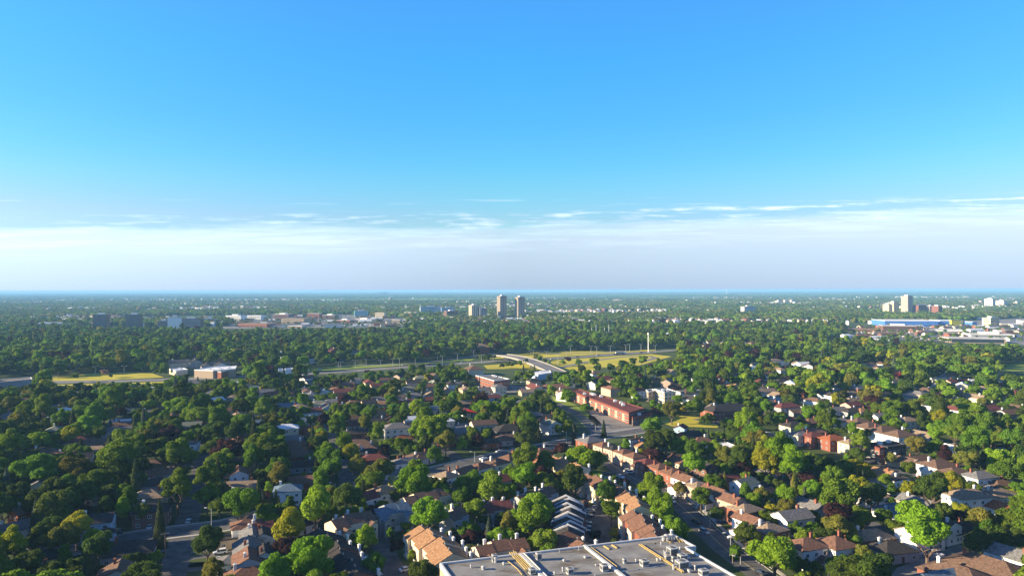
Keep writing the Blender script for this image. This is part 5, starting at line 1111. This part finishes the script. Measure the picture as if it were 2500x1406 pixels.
KEEP = [[(95,928),(215,910),(365,905),(400,919),(390,929),(95,936)],[(700,906),(760,896),(870,888),(1010,882),(1180,862),(1250,856),(1400,850),(1650,845),(1650,868),(1590,876),(1560,893),(1470,898),(1400,912),(1350,905),(1250,896),(1160,888),(1080,889),(950,897),(800,907)],
 [(1195,932),(1335,940),(1335,960),(1195,962)],[(1340,962),(1400,972),(1600,1030),(1600,1058),(1435,1062),(1395,1010)],[(1590,1016),(1755,1016),(1755,1040),(1600,1042)],[(1390,945),(1420,945),(1580,990),(1595,1030),(1560,1045),(1390,982)],
 [(1155,905),(1245,915),(1245,945),(1155,935)],[(410,888),(585,888),(585,920),(410,915)],[(2425,883),(2540,883),(2540,908),(2440,908)],[(545,765),(1000,762),(1000,796),(545,800)],[(2065,783),(2560,772),(2560,836),(2380,832),(2080,822)],
 [(408,1420),(472,1420),(492,1300),(495,1235),(462,1235),(440,1310)],[(265,1332),(290,1308),(545,1272),(600,1265),(600,1280),(490,1312),(400,1325)],[(1590,1190),(1660,1210),(1810,1330),(1880,1420),(1770,1420),(1700,1320)],[(1470,1100),(1500,1115),(1590,1180),(1560,1195),(1475,1140)],
 [(935,1180),(1000,1158),(1010,1168),(950,1197)],[(1100,1138),(1250,1095),(1400,1066),(1505,1048),(1505,1072),(1260,1115),(1120,1150)],[(1870,1052),(2030,1090),(2030,1108),(1870,1072)],[(2130,1120),(2300,1165),(2290,1182),(2130,1140)],[(895,1295),(965,1285),(1000,1420),(925,1420)],
 [(1436,1235),(1492,1235),(1496,1320),(1436,1320)],[(2175,1420),(2340,1315),(2375,1340),(2375,1420)],[(840,1150),(865,1200),(835,1205),(826,1160)],[(478,1100),(500,1100),(500,1160),(480,1160)],[(1395,1005),(1460,1005),(1470,1070),(1440,1070)],[(1010,1130),(1250,1085),(1330,1080),(1340,1095),(1100,1165)],[(0,910),(78,910),(78,935),(0,940)],[(1590,940),(1660,940),(1660,980),(1570,975)],[(2015,1085),(2070,1060),(2060,1100),(2015,1100)],[(2120,1075),(2230,1075),(2230,1125),(2120,1120)]]
KB = [(min(p[0] for p in q), max(p[0] for p in q), min(p[1] for p in q), max(p[1] for p in q), q) for q in KEEP]
def inpoly(x, y, q):
    ins = False; n = len(q)
    for i in range(n):
        a, b = q[i], q[(i+1)%n]
        if (a[1] > y) != (b[1] > y) and x < (b[0]-a[0])*(y-a[1])/(b[1]-a[1])+a[0]: ins = not ins
    return ins
def covers_kept(x, y, r):
    """would the crown stand in front of the open fields and streets one can see?"""
    for h in (2.5*r, 1.9*r, 1.3*r, .6*r):
        u, v, d = PX((x, y, h))
        for x0, x1, y0, y1, q in KB:
            if x0 < u < x1 and y0 < v < y1 and inpoly(u, v, q): return True
        for du in (-.8, .8):
            uu = u+du*r*FPX/d
            for x0, x1, y0, y1, q in KB:
                if x0 < uu < x1 and y0 < v < y1 and inpoly(uu, v, q): return True
    return False
TG = {}
def tput(x, y, r): TG.setdefault((int(x//14), int(y//14)), []).append((x, y, r))
for t in TREES: tput(t[0], t[1], t[2] if t[3] != 'cone' else t[2]*.35)
def tnear(x, y, r, k):
    cx, cy = int(x//14), int(y//14)
    for i in (-1,0,1):
        for j in (-1,0,1):
            for (a, b, q) in TG.get((cx+i, cy+j), ()):
                if (a-x)**2+(b-y)**2 < ((q+r)*k)**2: return True
    return False
cols = ['green']*38+['dark']*30+['olive']*5+['bright']*17+['yellow']*3+['purple']*4+['conifer']*2+['spruce']*1
def fill(d0, d1, per, rmin, rmax, k, hide):
    n = int(.80*(d1*d1-d0*d0)/per)
    for _ in range(n):
        y = math.sqrt(rnd.uniform(d0*d0, d1*d1)); x = rnd.uniform(-.80, .80)*y
        r = rnd.uniform(rmin, rmax); col = rnd.choice(cols)
        if col in ('conifer','spruce'): rr = r*.5
        else: rr = r
        if in_lot(x, y, 0) or tnear(x, y, rr, k) or blocked(x, y, rr*.62): continue
        if hide and hides_house(x, y, r): continue
        if covers_kept(x, y, r): continue
        if col in ('conifer','spruce'): TREES.append([x, y, r*1.2, 'cone', rnd.choice((0,0,0,1)), col, False]); tput(x, y, rr)
        else: TREES.append([x, y, r, (s := rnd.choice(('round','round','oval','wide','vase','tall') if rnd.random() < .5 else ('round','wide'))), rnd.randrange(len(SH[s])), col, False]); tput(x, y, r)
fill(165, 330, 14, 6.0, 8.0, .74, True)
fill(165, 330, 9, 3.4, 6.4, .70, True)
fill(165, 330, 9, 1.8, 3.4, .74, True)
fill(330, 640, 60, 6.8, 8.6, .76, True)
fill(330, 640, 12, 3.8, 7.2, .68, True)
fill(330, 640, 14, 2.2, 4.2, .74, True)
fill(640, 1080, 120, 7.0, 9.2, .76, True)
fill(640, 1080, 26, 4.0, 7.6, .70, True)
fill(1080, 1650, 45, 4.2, 8.0, .70, False)
vis = []
for t in TREES:
    x, y, r = t[:3]; u, v, d = PX((x, y, r*1.5)); t.append((u, v, d))
    t.append(r*FPX/d if -60 < u < 2560 and v < 1440 else -1)
def tree_scale(t):
    x, y, r, shape = t[:4]
    if shape == 'cone': return r, r*1.02, 2*r*1.0
    ext = {'round':.92,'oval':1.15,'wide':.72,'tall':1.35,'vase':1.0}[shape]
    zc = r*(ext+.32); return r, zc, zc*1.15
order = sorted([t for t in TREES if t[3] != 'cone' and t[-1] > 0], key=lambda t: -t[-1])[:300]
corder = sorted([t for t in TREES if t[3] == 'cone' and t[-1] > 0], key=lambda t: -t[-1])[:110]
chosen = set(id(t) for t in order+corder)
CDESC = dict(green='mid-green leafy', dark='dark green leafy', olive='olive green', yellow='yellow-green', lime='lime green', purple='dark purple-leaved', bright='bright green leafy', blossom='pale flowering', bare='bare brown dead', conifer='dark green conical', spruce='blue-grey spruce')
for t in order+corder:
    x, y, r, shape, idx, col = t[:6]; s, zc, th = tree_scale(t)
    nm = 'conifer' if shape == 'cone' else 'leafy_tree'; a = rnd.uniform(0, 6.28)
    size = 'large' if r > 6 and shape != 'cone' else 'small' if r < 3.3 else ''
    o = thing(nm, (x, y, 0), a, 'tree', None, 'conifers among the houses' if shape == 'cone' else 'leafy trees among the houses', (size+' '+CDESC[col]+(' tree' if col != 'spruce' else '')).strip())
    c = link('crown', crown_mesh(shape, idx, col), o, (0, 0, zc)); c.scale = (s, s, s)
    k = link('trunk', trunk_mesh(shape, 0), o); k.scale = (th, th, th) if shape == 'cone' else (th*.95, th*.95, zc)
rest = [t for t in TREES if id(t) not in chosen]

# ---- the woodland beyond: one object, its trees set out by geometry nodes
def low_crown(seed, nq, leaf, nl=9): return crown('l', seed, 'round', nl, nq, leaf)
protos = []; pindex = {}
def proto(key, v, f, m):
    if key not in pindex:
        me = mesh_np('wood_source', v, f, m); o = bpy.data.objects.new('wood_source', me); pindex[key] = len(protos); protos.append(o)
    return pindex[key]
MID = {k: [crown('m', 60+i, k, 17, 700, .12) for i in range(2)] for k in ('round','oval','wide','vase','tall')}
MCONE = cone_crown(71, 260, .10, .32)
def clump(seed, size, n, r0, r1, nq=26):
    g = np.random.default_rng(seed); V = []; F = []; k = 0
    for i in range(n):
        r = g.uniform(r0, r1); x, y = g.uniform(-size/2, size/2, 2); zc = r*g.uniform(1.0,1.7)
        v, f = ICO1; vv = v*np.array((r,r,r*.95))*(1+g.normal(size=(len(v),1))*.13)+np.array((x,y,zc)); V.append(vv); F += [(a+k,b+k,c+k) for a,b,c in f]; k += len(vv)
        if nq:
            d = g.normal(size=(nq,3)); d /= np.linalg.norm(d,axis=1)[:,None]; d[:,2] = abs(d[:,2]); Pp = d*r*g.uniform(.95,1.15,(nq,1))+np.array((x,y,zc))
            a = np.cross(d+g.normal(size=d.shape)*.5, g.normal(size=d.shape)); a /= np.linalg.norm(a,axis=1)[:,None]; b = np.cross(d,a); s = r*.28
            V.append(np.stack([Pp-a*s,Pp-b*s,Pp+a*s,Pp+b*s],1).reshape(-1,3)); F += [(k+4*i,k+4*i+1,k+4*i+2,k+4*i+3) for i in range(nq)]; k += 4*nq
    return np.concatenate(V), F
pts = []
for t in rest:
    x, y, r, shape, idx, col = t[:6]; s, zc, th = tree_scale(t)
    if y < 520:
        v, f = CONE[idx] if shape == 'cone' else SH[shape][idx]; i = proto((shape, idx, col), v, f, fmat(col))
    elif shape == 'cone': i = proto(('mc', col), *MCONE, fmat(col))
    else: i = proto(('m', shape, idx % 2, col), *MID[shape][idx % 2], fmat(col))
    pts.append((x, y, zc, s, i))
for (u0,u1,v0,v1,n) in ((550,1000,777,800,260),(2075,2500,797,838,230),(1020,1290,774,786,90)):
    for _ in range(n):
        p = P(rnd.uniform(u0,u1), rnd.uniform(v0,v1), 0); r = rnd.uniform(2.4,4.6)
        if not blocked(p.x, p.y, 2): pts.append((p.x, p.y, r*1.2, r, proto(('m','round',0,'green'), *MID['round'][0], fmat('green'))))
cl = [proto(('clump', s, c), *clump(200+s, 42, 12, 3.6, 6.4), fmat(c)) for s, c in ((0,'green'),(1,'dark'),(2,'green'),(3,'olive'),(4,'dark'),(5,'bright'))]
d = 1600
while d < 5600:
    stp = 30 if d < 3200 else 40
    x = -.84*d
    while x < .84*d:
        xx = x+rnd.uniform(-12, 12); yy = d+rnd.uniform(-12, 12); x += stp*.95
        if in_lot(xx, yy, 10) or in_lot(xx, yy-28) or in_lot(xx, yy-14): continue
        uu, vv, _ = PX((xx, yy, 0)); dens = math.sin(xx*.004+yy*.0013)+math.sin(yy*.006-xx*.0017+2)
        if dens < -1.05 or rnd.random() < .10: continue
        sc = rnd.uniform(.8, 1.15)*(1 if stp == 30 else 1.2)
        pts.append((xx, yy, -1.5, sc, rnd.choice(cl)))
    d += stp*.9
fc = [proto(('fclump', s, c), *clump(300+s, 180, 95, 4.5, 7.5, 0), fmat(c)) for s, c in ((0,'green'),(1,'dark'),(2,'dark'))]
d = 5600
while d < 26000:
    stp = 150 if d < 12000 else 320
    x = -.86*d
    while x < .86*d:
        xx = x+rnd.uniform(-50, 50); yy = d+rnd.uniform(-50, 50); x += stp
        if in_lot(xx, yy, 30): continue
        dens = math.sin(xx*.0009+yy*.0021)+math.sin(yy*.0035-xx*.0005+1)
        if dens < -.45: continue
        pts.append((xx, yy, -3, stp/150.0*rnd.uniform(.9,1.2) if stp == 150 else 2.0, rnd.choice(fc)))
    d += stp
pa = np.array(pts)
wm_ = bpy.data.meshes.new('woodland'); wm_.from_pydata(pa[:, :3].tolist(), [], [])
wm_.attributes.new('size', 'FLOAT', 'POINT').data.foreach_set('value', pa[:, 3].astype(np.float32))
wm_.attributes.new('tall', 'FLOAT', 'POINT').data.foreach_set('value', np.array([min(q[3], 1.05) if q[0]**2+q[1]**2 > 5400**2 else q[3] for q in pts], np.float32))
wm_.attributes.new('kind', 'INT', 'POINT').data.foreach_set('value', pa[:, 4].astype(np.int32))
wm_.attributes.new('turn', 'FLOAT', 'POINT').data.foreach_set('value', rng.uniform(0, 6.28, len(pa)).astype(np.float32))
wood = link('woodland', wm_); wood['kind'] = 'stuff'; wood['label'] = 'dense leafy woodland and garden trees stretching to the horizon'; wood['category'] = 'woodland'
ng = bpy.data.node_groups.new('woodland', 'GeometryNodeTree')
ng.interface.new_socket('Geometry', in_out='INPUT', socket_type='NodeSocketGeometry'); ng.interface.new_socket('Geometry', in_out='OUTPUT', socket_type='NodeSocketGeometry')
gi = ng.nodes.new('NodeGroupInput'); gout = ng.nodes.new('NodeGroupOutput'); iop = ng.nodes.new('GeometryNodeInstanceOnPoints'); jn = ng.nodes.new('GeometryNodeGeometryToInstance')
for o in reversed(protos):                              # the last one linked comes first in the join
    oi = ng.nodes.new('GeometryNodeObjectInfo'); oi.inputs['Object'].default_value = o; oi.inputs['As Instance'].default_value = False
    g2 = ng.nodes.new('GeometryNodeGeometryToInstance'); ng.links.new(oi.outputs['Geometry'], g2.inputs[0])
    if 'join' not in globals(): join = ng.nodes.new('GeometryNodeJoinGeometry')
    ng.links.new(g2.outputs[0], join.inputs[0])
def attr(nm, ty):
    n = ng.nodes.new('GeometryNodeInputNamedAttribute'); n.data_type = ty; n.inputs[0].default_value = nm; return n.outputs[0]
ng.links.new(gi.outputs[0], iop.inputs['Points']); ng.links.new(join.outputs[0], iop.inputs['Instance']); iop.inputs['Pick Instance'].default_value = True
ng.links.new(attr('kind', 'INT'), iop.inputs['Instance Index'])
cx_ = ng.nodes.new('ShaderNodeCombineXYZ'); ng.links.new(attr('turn', 'FLOAT'), cx_.inputs[2]); ng.links.new(cx_.outputs[0], iop.inputs['Rotation'])
cs = ng.nodes.new('ShaderNodeCombineXYZ'); sa = attr('size', 'FLOAT')
for i in range(2): ng.links.new(sa, cs.inputs[i])
ng.links.new(attr('tall', 'FLOAT'), cs.inputs[2])
ng.links.new(cs.outputs[0], iop.inputs['Scale']); ng.links.new(iop.outputs[0], gout.inputs[0])
md = wood.modifiers.new('woodland', 'NODES'); md.node_group = ng

# ---- the far suburbs: more houses than anyone could count, one object
fb = MB()
fm = [wmat('white'), wmat('cream'), wmat('pink'), rmat('grey'), rmat('brown'), rmat('white'), wmat('brick'), rmat('redbrown')]
def fhouse(x, y, w, d, h, wm_i, rm_i, a):
    ca, sa_ = math.cos(a), math.sin(a); T = lambda p: (x+p[0]*ca-p[1]*sa_, y+p[0]*sa_+p[1]*ca, p[2]); rh = d*.25
    a0, b0 = w/2, d/2; v = [(-a0,-b0),(a0,-b0),(a0,b0),(-a0,b0)]
    for i in range(4):
        p, q = v[i], v[(i+1)%4]
        if i % 2 == 0: fb.face([T((*p,0)),T((*q,0)),T((*q,h)),T((*p,h))], wm_i)
        else: fb.face([T((*p,0)),T((*q,0)),T((*q,h)),T((q[0],0,h+rh)),T((*p,h))], wm_i)
    o = .4; fb.face([T((-a0-o,-b0-o,h-.1)),T((a0+o,-b0-o,h-.1)),T((a0+o,0,h+rh+.1)),T((-a0-o,0,h+rh+.1))], rm_i); fb.face([T((a0+o,b0+o,h-.1)),T((-a0-o,b0+o,h-.1)),T((-a0-o,0,h+rh+.1)),T((a0+o,0,h+rh+.1))], rm_i)
for _ in range(9000):
    y = 1700*math.exp(rnd.random()*1.45); x = rnd.uniform(-.8,.8)*y
    cl_ = math.sin(x*.0031+1.3)+math.sin(y*.0047+x*.001)+rnd.gauss(0,.4)
    if cl_ < -.1 or in_lot(x, y, 0): continue
    fhouse(x, y, rnd.uniform(10,17), rnd.uniform(8,11), rnd.uniform(7,11)*(1 if y < 3000 else 1.3), rnd.choice((0,0,0,1,2,6)), rnd.choice((3,3,4,5,7)), rnd.choice((R(20),R(110),R(60),R(-10))))
for p in FARSPOT: fhouse(p.x, p.y, 15, 10, 8, rnd.choice((0,0,1)), rnd.choice((3,4,5,7)), R(rnd.choice((20,110))))
# clutter of the commercial districts: cars, kiosks and low units in the lots
for (u0,u1,v0,v1,n) in ((550,1000,779,799,420),(2090,2500,799,832,330),(1020,1290,775,786,120),(640,1000,768,778,120)):
    for _ in range(n):
        p = P(rnd.uniform(u0,u1), rnd.uniform(v0,v1), 0)
        if rnd.random() < .16: fhouse(p.x,p.y,rnd.uniform(12,40),rnd.uniform(8,14),rnd.uniform(3.5,6),rnd.choice((0,1,2,6,7)),rnd.choice((3,3,4,5,7)),R(15))
        else: fhouse(p.x,p.y,5.5,2.6,2.0,rnd.choice((0,2,3,4)),rnd.choice((5,3,4)),R(rnd.choice((15,105))))
fs = fb.build('far_suburb', fm); fs['kind'] = 'stuff'; fs['label'] = 'countless pale houses, sheds and cars scattered through the far woods and lots'; fs['category'] = 'suburb'

# ------------------------------------------------------------------ hedges and fences
def hedge(u0, v0, u1, v1, w, h, col, label):
    a, b = P(u0, v0, h/2), P(u1, v1, h/2); L_ = (b-a).length; g_ = np.random.default_rng(int(u0)); n = int(L_*w*5)+40
    Pp = np.stack([g_.uniform(-L_/2,L_/2,n), g_.uniform(-w/2,w/2,n), g_.uniform(.2,h,n)],1); nn = g_.normal(size=(n,3)); a2 = np.cross(nn, g_.normal(size=(n,3))); a2 /= np.linalg.norm(a2,axis=1)[:,None]; nn /= np.linalg.norm(nn,axis=1)[:,None]; b2 = np.cross(nn,a2); s = .34
    V = np.stack([Pp-a2*s,Pp-b2*s,Pp+a2*s,Pp+b2*s],1).reshape(-1,3); F = [(4*i,4*i+1,4*i+2,4*i+3) for i in range(n)]
    k = len(V); bx = MB().box(-L_/2+.2,L_/2-.2,-w/2+.2,w/2-.2,0,h-.25); V = np.concatenate([V, np.array(bx.v)]); F += [tuple(q+k for q in f) for f in bx.f]
    o = link('hedge', mesh_np('hedge', V, F, fmat(col))); m = (a+b)/2; o.location = (m.x, m.y, 0); o.rotation_euler = (0,0,math.atan2(b.y-a.y,b.x-a.x)); tag(o, 'hedge', label)
hedge(705,1222,758,1204,2.5,2.6,'dark','dark clipped hedge below the blue-grey hipped house')
hedge(1262,958,1330,956,4,3.5,'green','long hedge on the near side of the parking lot')
hedge(2170,1062,2230,1074,3,4,'yellow','tall yellow-green hedge behind the black modern house')
hedge(2400,1172,2480,1212,3,4,'yellow','tall hedge curving behind the long white house at right')
hedge(1872,1262,1905,1258,2,2.2,'green','clipped hedge above the two houses at right bottom')
hedge(1925,1284,1978,1278,2,2.2,'green','clipped hedge behind the white house with red-brown roof')
hedge(1790,1352,1800,1345,3,4,'green','rounded hedge by the sidewalk beside the flat roof')
def fence(u0, v0, u1, v1, label, hh=2.2, gap=6, m=None):
    a, b = P(u0,v0,0), P(u1,v1,0); L_ = (b-a).length; m = m or mat('dark_chain_link', (.06,.06,.06), .7); t = thing('fence', ((a.x+b.x)/2,(a.y+b.y)/2,0), math.atan2(b.y-a.y,b.x-a.x), 'fence', label)
    n = int(L_/gap)+1
    for i in range(n): MB().tube((-L_/2+i*L_/max(1,n-1),0,0),(-L_/2+i*L_/max(1,n-1),0,hh+.1),.07).build('post', m, t)
    for z in (.3, hh*.5, hh): MB().box(-L_/2,L_/2,-.03,.03,z-.05,z+.05).build('rail', m, t)
fence(1445,1030,1470,1047,'dark fence along the left side of the schoolyard'); fence(1470,1047,1578,1040,'dark fence along the near side of the schoolyard')
fence(1012,1280,1003,1272,'short fence at end of the lane', 1.6); fence(2170,1352,2290,1362,'low pale fence behind the dark hipped bungalow', 1.5, m=M_trim)

# ------------------------------------------------------------------ houses past the 300 that show largest: one object
bpy.context.view_layer.update()
def merge_far_houses():
    hs = [(a, PX(a[0].location)) for a in ALL if a[1] == 'house']
    hs.sort(key=lambda q: (0 if q[0][2] else 1, q[1][2] + (600 if not -20 < q[1][0] < 2520 else 0)))
    mats = []; b = MB()
    for (a, _) in hs[300:]:
        root = a[0]; kids = [c for c in root.children]; allk = kids+[g for c in kids for g in c.children]
        for o in allk:
            M = o.matrix_world; off = len(b.v); b.v += [tuple(M @ v.co) for v in o.data.vertices]
            idx = []
            for m in o.data.materials:
                if m not in mats: mats.append(m)
                idx.append(mats.index(m))
            for p in o.data.polygons: b.f.append(tuple(off+k for k in p.vertices)); b.m.append(idx[p.material_index])
        for o in allk: bpy.data.objects.remove(o)
        ALL.remove(a); bpy.data.objects.remove(root)
    o = b.build('distant_houses', mats); o['kind'] = 'stuff'; o['label'] = 'many more small houses half hidden among the trees in the middle distance'; o['category'] = 'houses'
merge_far_houses()

# ------------------------------------------------------------------ haze
hz = MB(); hz.box(-37000,37000,-3500,37000,-1,H+3.5)
hm = bpy.data.materials.new('haze_air'); hm.use_nodes = True; hm.node_tree.nodes.clear()
pv = hm.node_tree.nodes.new('ShaderNodeVolumePrincipled'); ho = hm.node_tree.nodes.new('ShaderNodeOutputMaterial'); hm.node_tree.links.new(pv.outputs[0], ho.inputs['Volume'])
pv.inputs['Color'].default_value = (.31,.63,1,1); pv.inputs['Density'].default_value = 0.000080; pv.inputs['Anisotropy'].default_value = 0.0
hzo = hz.build('haze', hm); hzo['kind'] = 'stuff'; hzo['label'] = 'thin blue air haze over the far land'; hzo['category'] = 'haze'

# ------------------------------------------------------------------ labels for everything not labelled by hand
LM = [(1380,1350,'the flat grey roof'),(240,1265,'the pale gabled house'),(516,1275,'the tall lamp at left junction'),(735,1080,'the four nested brown roofs'),(895,1095,'the brown roof row'),(1090,1156,'the tan-roofed white house'),(1210,1124,'the white house row'),
      (830,1260,'the cream garage townhouses'),(1050,1205,'the cream courtyard townhouses'),(1065,1320,'the orange-tan townhouse row'),(1395,1260,'the white firewalls'),(1480,1180,'the middle townhouse row'),(1441,1070,'the corner red brick house'),(1600,1135,'the curved brick house row'),(1790,1215,'the lower brick house row'),
      (1560,1280,'the brick-fronted townhouse row'),(1720,1290,'the curving road'),(1756,1084,'the white flat roof'),(1817,1173,'the greenish roofed white house'),(2032,1066,'the bright orange roof'),(2170,1088,'the black modern house'),(2310,1135,'the brown twin houses'),(2363,1202,'the long tan roof'),(2027,1166,'the red canopy'),
      (2186,1236,'the blue-grey flat bungalow'),(2040,1318,'the tall white chimney'),(2350,1370,'the bottom right parking lot'),(2475,1346,'the right-edge white house'),(2130,1038,'the four grey hipped roofs'),(1480,980,'the maroon school roof'),(1202,922,'the red brick block'),(1300,895,'the overpass'),(1148,1002,'the bright red roof'),
      (1240,1042,'the big dark roof'),(1775,992,'the long red brick house'),(1622,953,'the modern townhouse blocks'),(968,1038,'the grey-roofed white house'),(820,948,'the orange bungalow'),(520,900,'the tan shop building'),(240,920,'the yellow field'),(830,895,'the green highway field'),(320,1015,'the long white roof'),
      (107,1100,'the wide brown left roof'),(590,1180,'the long shaded tan roof'),(748,1167,'the red-brown bungalow'),(364,1203,'the tan hipped house'),(290,1390,'the bottom white gable'),(606,1340,'the corner house row'),(1583,855,'the tall white mast'),(2192,914,'the far red roof'),(2410,995,'the maroon right roof'),
      (1240,775,'the two tallest towers'),(2230,765,'the right tower group'),(420,800,'the white slab tower'),(2450,897,'the right green field'),(1935,1036,'the cream corner house'),(820,1340,'the dark shaded townhouse row'),(1945,820,'the yellow apartment houses'),(110,1340,'the bottom left junction'),(1440,890,'the interchange grass'),
      (1900,960,'the pale blue gable'),(2300,1285,'the shaded dark-roofed house'),(60,960,'the left field end'),(1960,1250,'the tall olive conifer')]
bpy.context.view_layer.update()
ORD = ['','second ','third ','fourth ','fifth ','sixth ','seventh ','eighth ','ninth ','tenth ','eleventh ','twelfth ','thirteenth ','fourteenth ','fifteenth ','sixteenth ','seventeenth ','eighteenth ','nineteenth ','twentieth ']
bins = {}
for o, cat, label, desc in ALL:
    if label: continue
    u, v, d = PX(o.location); desc = desc or cat
    best = sorted(LM, key=lambda l: math.hypot(l[0]-u, (l[1]-v)*1.7))[0]
    dx, dy = u-best[0], (v-best[1])*1.7
    rel = ('right of' if dx > 0 else 'left of') if abs(dx) > abs(dy) else ('in front of' if dy > 0 else 'behind')
    bins.setdefault((desc, rel, best[2]), []).append((math.hypot(dx, dy), o))
for (desc, rel, lm), L_ in bins.items():
    L_.sort(key=lambda q: q[0])
    for i, (_, o) in enumerate(L_):
        if len(L_) == 1: o['label'] = f"{desc} {rel} {lm}"
        else: o['label'] = (f"{ORD[i]}nearest {desc} {rel} {lm}" if i < 20 else f"far {desc} {rel} {lm}")
print('houses', sum(1 for a in ALL if a[1] == 'house')); print('things', len(ALL), 'trees', len(TREES), 'instances', len(pts), 'protos', len(protos), 'maxwords', max(len(o['label'].split()) for o,_,_,_ in ALL))
